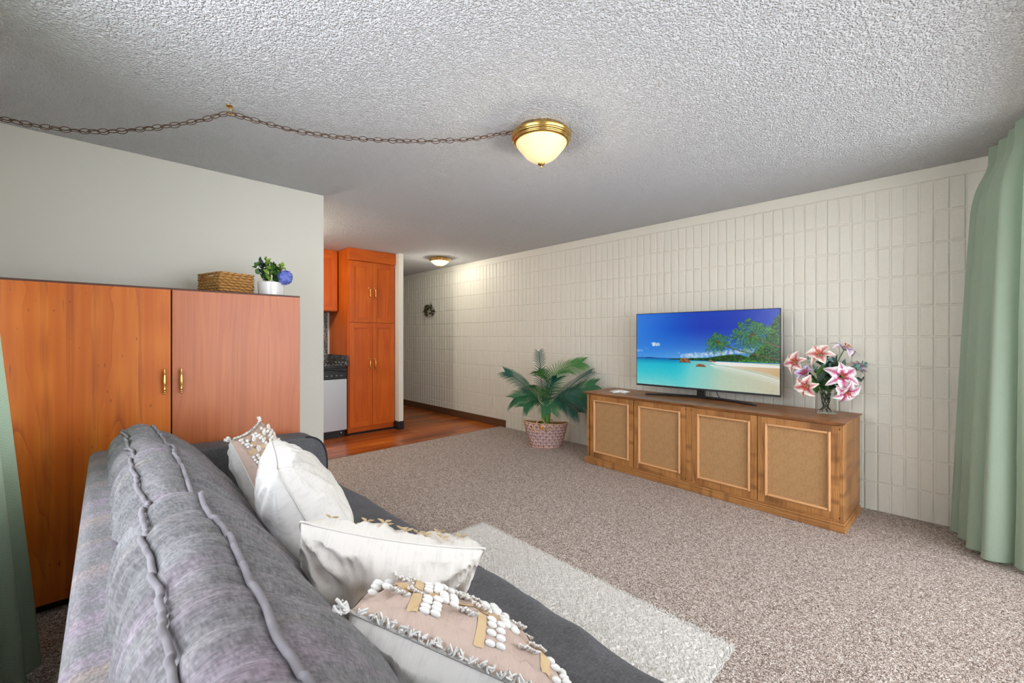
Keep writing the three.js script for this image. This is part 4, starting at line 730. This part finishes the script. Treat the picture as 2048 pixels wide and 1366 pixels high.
// ---------------------------------------------------------------- throw pillows
function pillow(name, label, c, wAxis, uAxis, w, h, thick, matF, matB, seed, wr = 1) {
  const t = thing(name, label, 'pillow', [0, 0, 0], 0), X = V(...wAxis).normalize(), U = V(...uAxis); U.addScaledVector(X, -U.dot(X)).normalize(); const N = X.clone().cross(U);
  t.matrixAutoUpdate = true; t.position.set(...c); t.quaternion.setFromRotationMatrix(new THREE.Matrix4().makeBasis(X, U, N));
  const face = (sgn) => (a, b) => {
    const u = (a - .5) * 2, v = (b - .5) * 2, k = .075, x = w / 2 * u * (1 - k * (1 - v * v)), y = h / 2 * v * (1 - k * (1 - u * u)), d = Math.pow(Math.max(0, (1 - u * u) * (1 - v * v)), .4);
    const rad = Math.atan2(v, u), near = 1 - d, wrk = (.004 * s3(Math.cos(rad * 9) * 2 + seed, Math.sin(rad * 9) * 2, d * 2) * near + .006 * s3(x * 9 + seed, y * 9, sgn) + .0035 * s3(x * 26, y * 11 + seed, sgn)) * wr;
    let fold = 0; for (const [a2, b2] of [[-1, -1], [1, -1], [1, 1], [-1, 1]]) { const du = u - a2, dv = v - b2, r2 = Math.hypot(du, dv), an = Math.atan2(dv, du); fold += .0055 * Math.sin(an * 13 + seed + a2 * 2 + b2) * Math.exp(-Math.pow((r2 - .42) / .3, 2)); }
    const edge = Math.min(1, d * 4);
    return [x, y - .012 * v * 0, sgn * (thick / 2 * d + (wrk + fold * wr) * edge)];
  };
  const f = obj('front_cover', sheet(face(1), 56, 56, w, h), matF, t);
  const bg = sheet(face(-1), 56, 56, w, h); bg.index.array.reverse(); bg.computeVertexNormals();
  obj('back_cover', bg, matB, t);
  const e = []; for (let s = 0; s < 4; s++) for (let i = 0; i < 12; i++) { const q = i / 12; e.push(V(...face(1)(...[[q, 0], [1, q], [1 - q, 1], [0, 1 - q]][s]))); }
  obj('seam', tube(e, .0028, 160, 6, true), matB, t);
  return { t, face: face(1) };
}
function bohoTrim({ t, face }, w, h, seed) {        // rows of woven bands, tan stripes and tufted fringe on the front
  const R = RNG(seed), q = (a, b) => a + (b - a) * R(), rows = 9;
  for (let r = 0; r < rows; r++) {
    const b = .05 + .93 * (r + .5) / rows;
    const strip = sheet((u, v) => { const p = face(.03 + .94 * u, b - .02 + .04 * v); return [p[0], p[1], p[2] + .0016]; }, 40, 3, w, .03); if (r % 2) obj('tan_stripe', strip, M.gold, t);
    for (let k = 0; k < 6; k++) {
      const a = .08 + .155 * k + (r % 2) * .078; if (a > .95) continue;
      if ((k + r) % 2 === 0) {       // woven block: 2 x 4 puffs
        const g = []; for (let i = 0; i < 2; i++) for (let j = 0; j < 4; j++) { const p = face(a + (i - .5) * .046, b + (j - 1.5) * .03); g.push(at(new THREE.SphereGeometry(1, 8, 6).scale(.0105, .0066, .006), p[0], p[1], p[2] + .003)); } obj('woven_block', g, M.tuft, t);
        obj('tan_patch', sheet((u, v) => { const p = face(a + .05 + .045 * u, b - .06 + .12 * v); return [p[0], p[1], p[2] + .0018]; }, 4, 8, .02, .05), M.gold, t);
      } else {                        // fringe tuft: a lock of soft cotton strands lying upwards
        const g = []; const p = face(a, b); for (let i = 0; i < 9; i++) { const th = (i / 8 - .5) * 2, l = q(.010, .015); g.push(at(new THREE.SphereGeometry(1, 6, 5).scale(.0036, l, .0034), p[0] + th * .015, p[1] + q(-.002, .004), p[2] + .004 + q(0, .003), q(.0, .35), 0, -th * .35)); } obj('fringe_tuft', g, M.tuft, t);
      }
    }
  }
  for (const [a, b] of [[0, 0], [1, 0], [0, 1], [1, 1]]) { const p = face(a, b), g = []; for (let i = 0; i < 18; i++) { const s = [a ? 1 : -1, b ? 1 : -1]; g.push(tube([[p[0], p[1], 0], [p[0] + s[0] * q(.004, .02), p[1] + s[1] * q(.004, .02), q(-.008, .008)], [p[0] + s[0] * q(.008, .026), p[1] + s[1] * q(.008, .022), q(-.01, .01)]], .0026, 5, 4)); } obj('corner_tassel', g, M.tuft, t); }
  for (let i = 0; i < 22; i++) { const a = i / 21, p = face(.04 + .92 * a, 1), g = []; for (let k = 0; k < 6; k++) g.push(tube([[p[0], p[1], 0], [p[0] + q(-.006, .006), p[1] + q(.002, .006), q(.0, .008)], [p[0] + q(-.012, .012), p[1] + q(.002, .010), q(.004, .016)]], .0022, 4, 4)); obj('edge_fringe', g, M.tuft, t); }
}
const p1 = pillow('throw_pillow', 'cream boho pillow with woven bands, farthest, against the sofa arm', [.505, .628, -2.08], [.5, 0, -1], [-.40, .9, 0], .41, .41, .17, M.boho, M.linen, 3); bohoTrim(p1, .41, .41, 41);
pillow('throw_pillow', 'white quilted square pillow, second from the sofa arm', [.475, .648, -1.46], [.22, -.03, -1], [-.42, .9, -.05], .46, .46, .24, M.linen, M.linen, 9);
const p3 = pillow('throw_pillow', 'ivory silky pillow with gold embroidery along its upper edge, turned away', [.478, .603, -.94], [-.30, .08, -.215], [-.33, .86, .26], .40, .42, .19, M.silk, M.silk, 14, 1.8);
{
  const R = RNG(61), q = (a, b) => a + (b - a) * R();
  for (let k = 0; k < 7; k++) {                                  // leafy gold sprigs stitched over the upper edge
    const a0 = .1 + .125 * k, vine = [], g = []; for (let i = 0; i <= 10; i++) { const v = .62 + .036 * i, a = clamp(a0 + .03 * Math.sin(i * .9 + k), .02, .98), p = p3.face(a, Math.min(v, .985)); vine.push(V(p[0], p[1], p[2] + .0012)); if (i % 2) for (const s of [-1, 1]) { const lf = leafGeo(.02, .005, .001, 4); at(lf, p[0], p[1], p[2] + .002, -.25, 0, s * .9 + q(-.2, .2)); g.push(lf); } }
    g.push(tube(vine, .0011, 20, 4)); obj('gold_sprig', g, M.goldThread, p3.t);
  }
}
const p4 = pillow('throw_pillow', 'cream boho pillow with tufts and tan stripes, nearest the camera', [.49, .585, -.71], [-.29, .19, -.24], [-.45, .56, .58], .42, .40, .2, M.boho, M.linen, 21); bohoTrim(p4, .42, .40, 43);

// ---------------------------------------------------------------- shag rug
{
  const x0 = .985, x1 = 1.765, z0 = -2.11, z1 = -.59, t = thing('rug', 'white shaggy rectangular rug on the carpet in front of the sofa', 'rug', [0, 0, 0]);
  obj('backing', box(x0 + .006, x1 - .006, 0.0005, .01, z0 + .006, z1 - .006), M.shag, t);
  const R = RNG(53), q = (a, b) => a + (b - a) * R();
  const nx = 170, nz = 330, g = sheet((u, v) => { const e = Math.min(u, 1 - u) * (x1 - x0), f = Math.min(v, 1 - v) * (z1 - z0), k = smooth(0, .012, Math.min(e, f)); return [lerp(x0, x1, u) + q(-.002, .002), .004 + .015 * k + q(-.0035, .0035) * k + .002 * s3(u * 30, v * 50, 0), lerp(z0, z1, v) + q(-.002, .002)]; }, nx, nz, x1 - x0, z1 - z0);
  obj('pile_surface', g, M.shag, t);
  const tg = new THREE.ConeGeometry(.0024, .014, 4, 1).translate(0, .006, 0), n = 26000, im = new THREE.InstancedMesh(tg, M.shag, n), m = new THREE.Matrix4(), e = new THREE.Euler(), qq = new THREE.Quaternion();
  for (let i = 0; i < n; i++) { let x = q(x0, x1), z = q(z0, z1); if (i < 5000) { const s = i % 4; if (s === 0) x = x0 + q(-.004, .006); else if (s === 1) x = x1 - q(-.005, .006); else if (s === 2) z = z0 + q(-.004, .006); else z = z1 - q(-.005, .006); } e.set(q(-.9, .9), q(0, 6), q(-.9, .9)); m.compose(V(x, i < 5000 ? q(.003, .016) : .016, z), qq.setFromEuler(e), V(1, q(.7, 1.3), 1)); im.setMatrixAt(i, m); }
  im.name = 'shag_pile'; im.userData = { kind: 'stuff' }; im.castShadow = im.receiveShadow = true; t.add(im);
}

// ---------------------------------------------------------------- drapes
function drape(name, label, top, bottom, yTop, yBot, folds, ampT, ampB, seed, flip) {
  // top / bottom: plan lines [[x,z],[x,z],...]; folds run across them towards the room
  const t = thing(name, label, 'curtain', [0, 0, 0]);
  const line = (pts) => new THREE.CatmullRomCurve3(pts.map(([x, z]) => V(x, 0, z)), false, 'centripetal'), LT = line(top), LB = line(bottom);
  const f = (u, v, off = 0) => {
    const y = lerp(yTop, yBot, v), k = flip > 0 ? smooth(0, .16, v) * .35 + .65 * Math.pow(v, .7) : Math.pow(v, .95), pt = LT.getPoint(u), pb = LB.getPoint(u), tt = LT.getTangent(u), tb = LB.getTangent(u);
    const p = pt.lerp(pb, k), tn_ = tt.lerp(tb, k).normalize(), n = V(tn_.z * flip, 0, -tn_.x * flip), ph = u * folds + .12 * s3(u * 3, v * .9, seed) + .05 * v;
    const w = Math.sin(ph * 6.28318), sharp = Math.sign(w) * Math.pow(Math.abs(w), w > 0 ? .6 : 1.3), pin = smooth(.0, .05, v), band = 1 - .45 * Math.exp(-Math.pow((v - .05) / .03, 2));
    const amp = lerp(ampT, ampB, Math.pow(v, .8)) * band * (.75 + .5 * s3(u * folds * .5, 2, seed));
    const skew = .35 * amp * Math.cos(ph * 6.28318);
    return [p.x + n.x * (sharp * amp + off) + tn_.x * skew, y + (v > .98 ? .004 * s3(u * 9, 1, seed) : 0), p.z + n.z * (sharp * amp + off) + tn_.z * skew];
  };
  const wide = 1.7, g = sheet((u, v) => f(u, v), folds * 26, 70, wide, yTop - yBot);
  obj('panel', g, M.drape, t);
  const hemPts = []; for (let i = 0; i <= folds * 16; i++) hemPts.push(V(...f(i / (folds * 16), .999)));
  obj('hem', tube(hemPts, .003, folds * 40, 5), M.drape, t);
  return t;
}
drape('curtain', 'sage green pleated drape hanging by the block wall at right', [[3.77, .165], [3.68, .20], [3.52, .23], [3.36, .26], [3.2, .28]], [[3.86, .035], [3.77, .075], [3.66, .09], [3.54, .115], [3.46, .19], [3.42, .30]], 2.325, .022, 5, .034, .066, 4, 1);
drape('curtain', 'sage green drape at the left edge beside the cherry cabinet', [[-.39, -2.42], [-.38, -2.3], [-.385, -2.1], [-.39, -1.9]], [[-.32, -2.44], [-.212, -2.36], [-.22, -2.15], [-.29, -1.95], [-.30, -1.75]], 2.24, .02, 6, .02, .035, 9, -1);
{
  const r = thing('curtain_rod', 'brass traverse rod below the ceiling carrying the right drape', 'curtain rod', [0, 0, 0]);
  obj('rod', at(new THREE.CylinderGeometry(.012, .012, 3.55, 16), 2.07, 2.31, .345, 0, 0, Math.PI / 2), M.brass, r);
  for (const x of [.32, 2.05, 3.86]) obj('bracket', rbox(x - .01, x + .01, 2.295, 2.325, .35, ZB, .003), M.brass, r);
  const r2 = thing('curtain_rod', 'slim rod above the left window carrying the left drape', 'curtain rod', [0, 0, 0]);
  obj('rod', at(new THREE.CylinderGeometry(.01, .01, 2.5, 16), -.38, 2.25, -1.18, Math.PI / 2), M.brass, r2);
  for (const z of [-2.42, .06]) obj('bracket', rbox(XL, -.38, 2.24, 2.26, z - .01, z + .01, .003), M.brass, r2);
}
renderer.render(scene, camera);
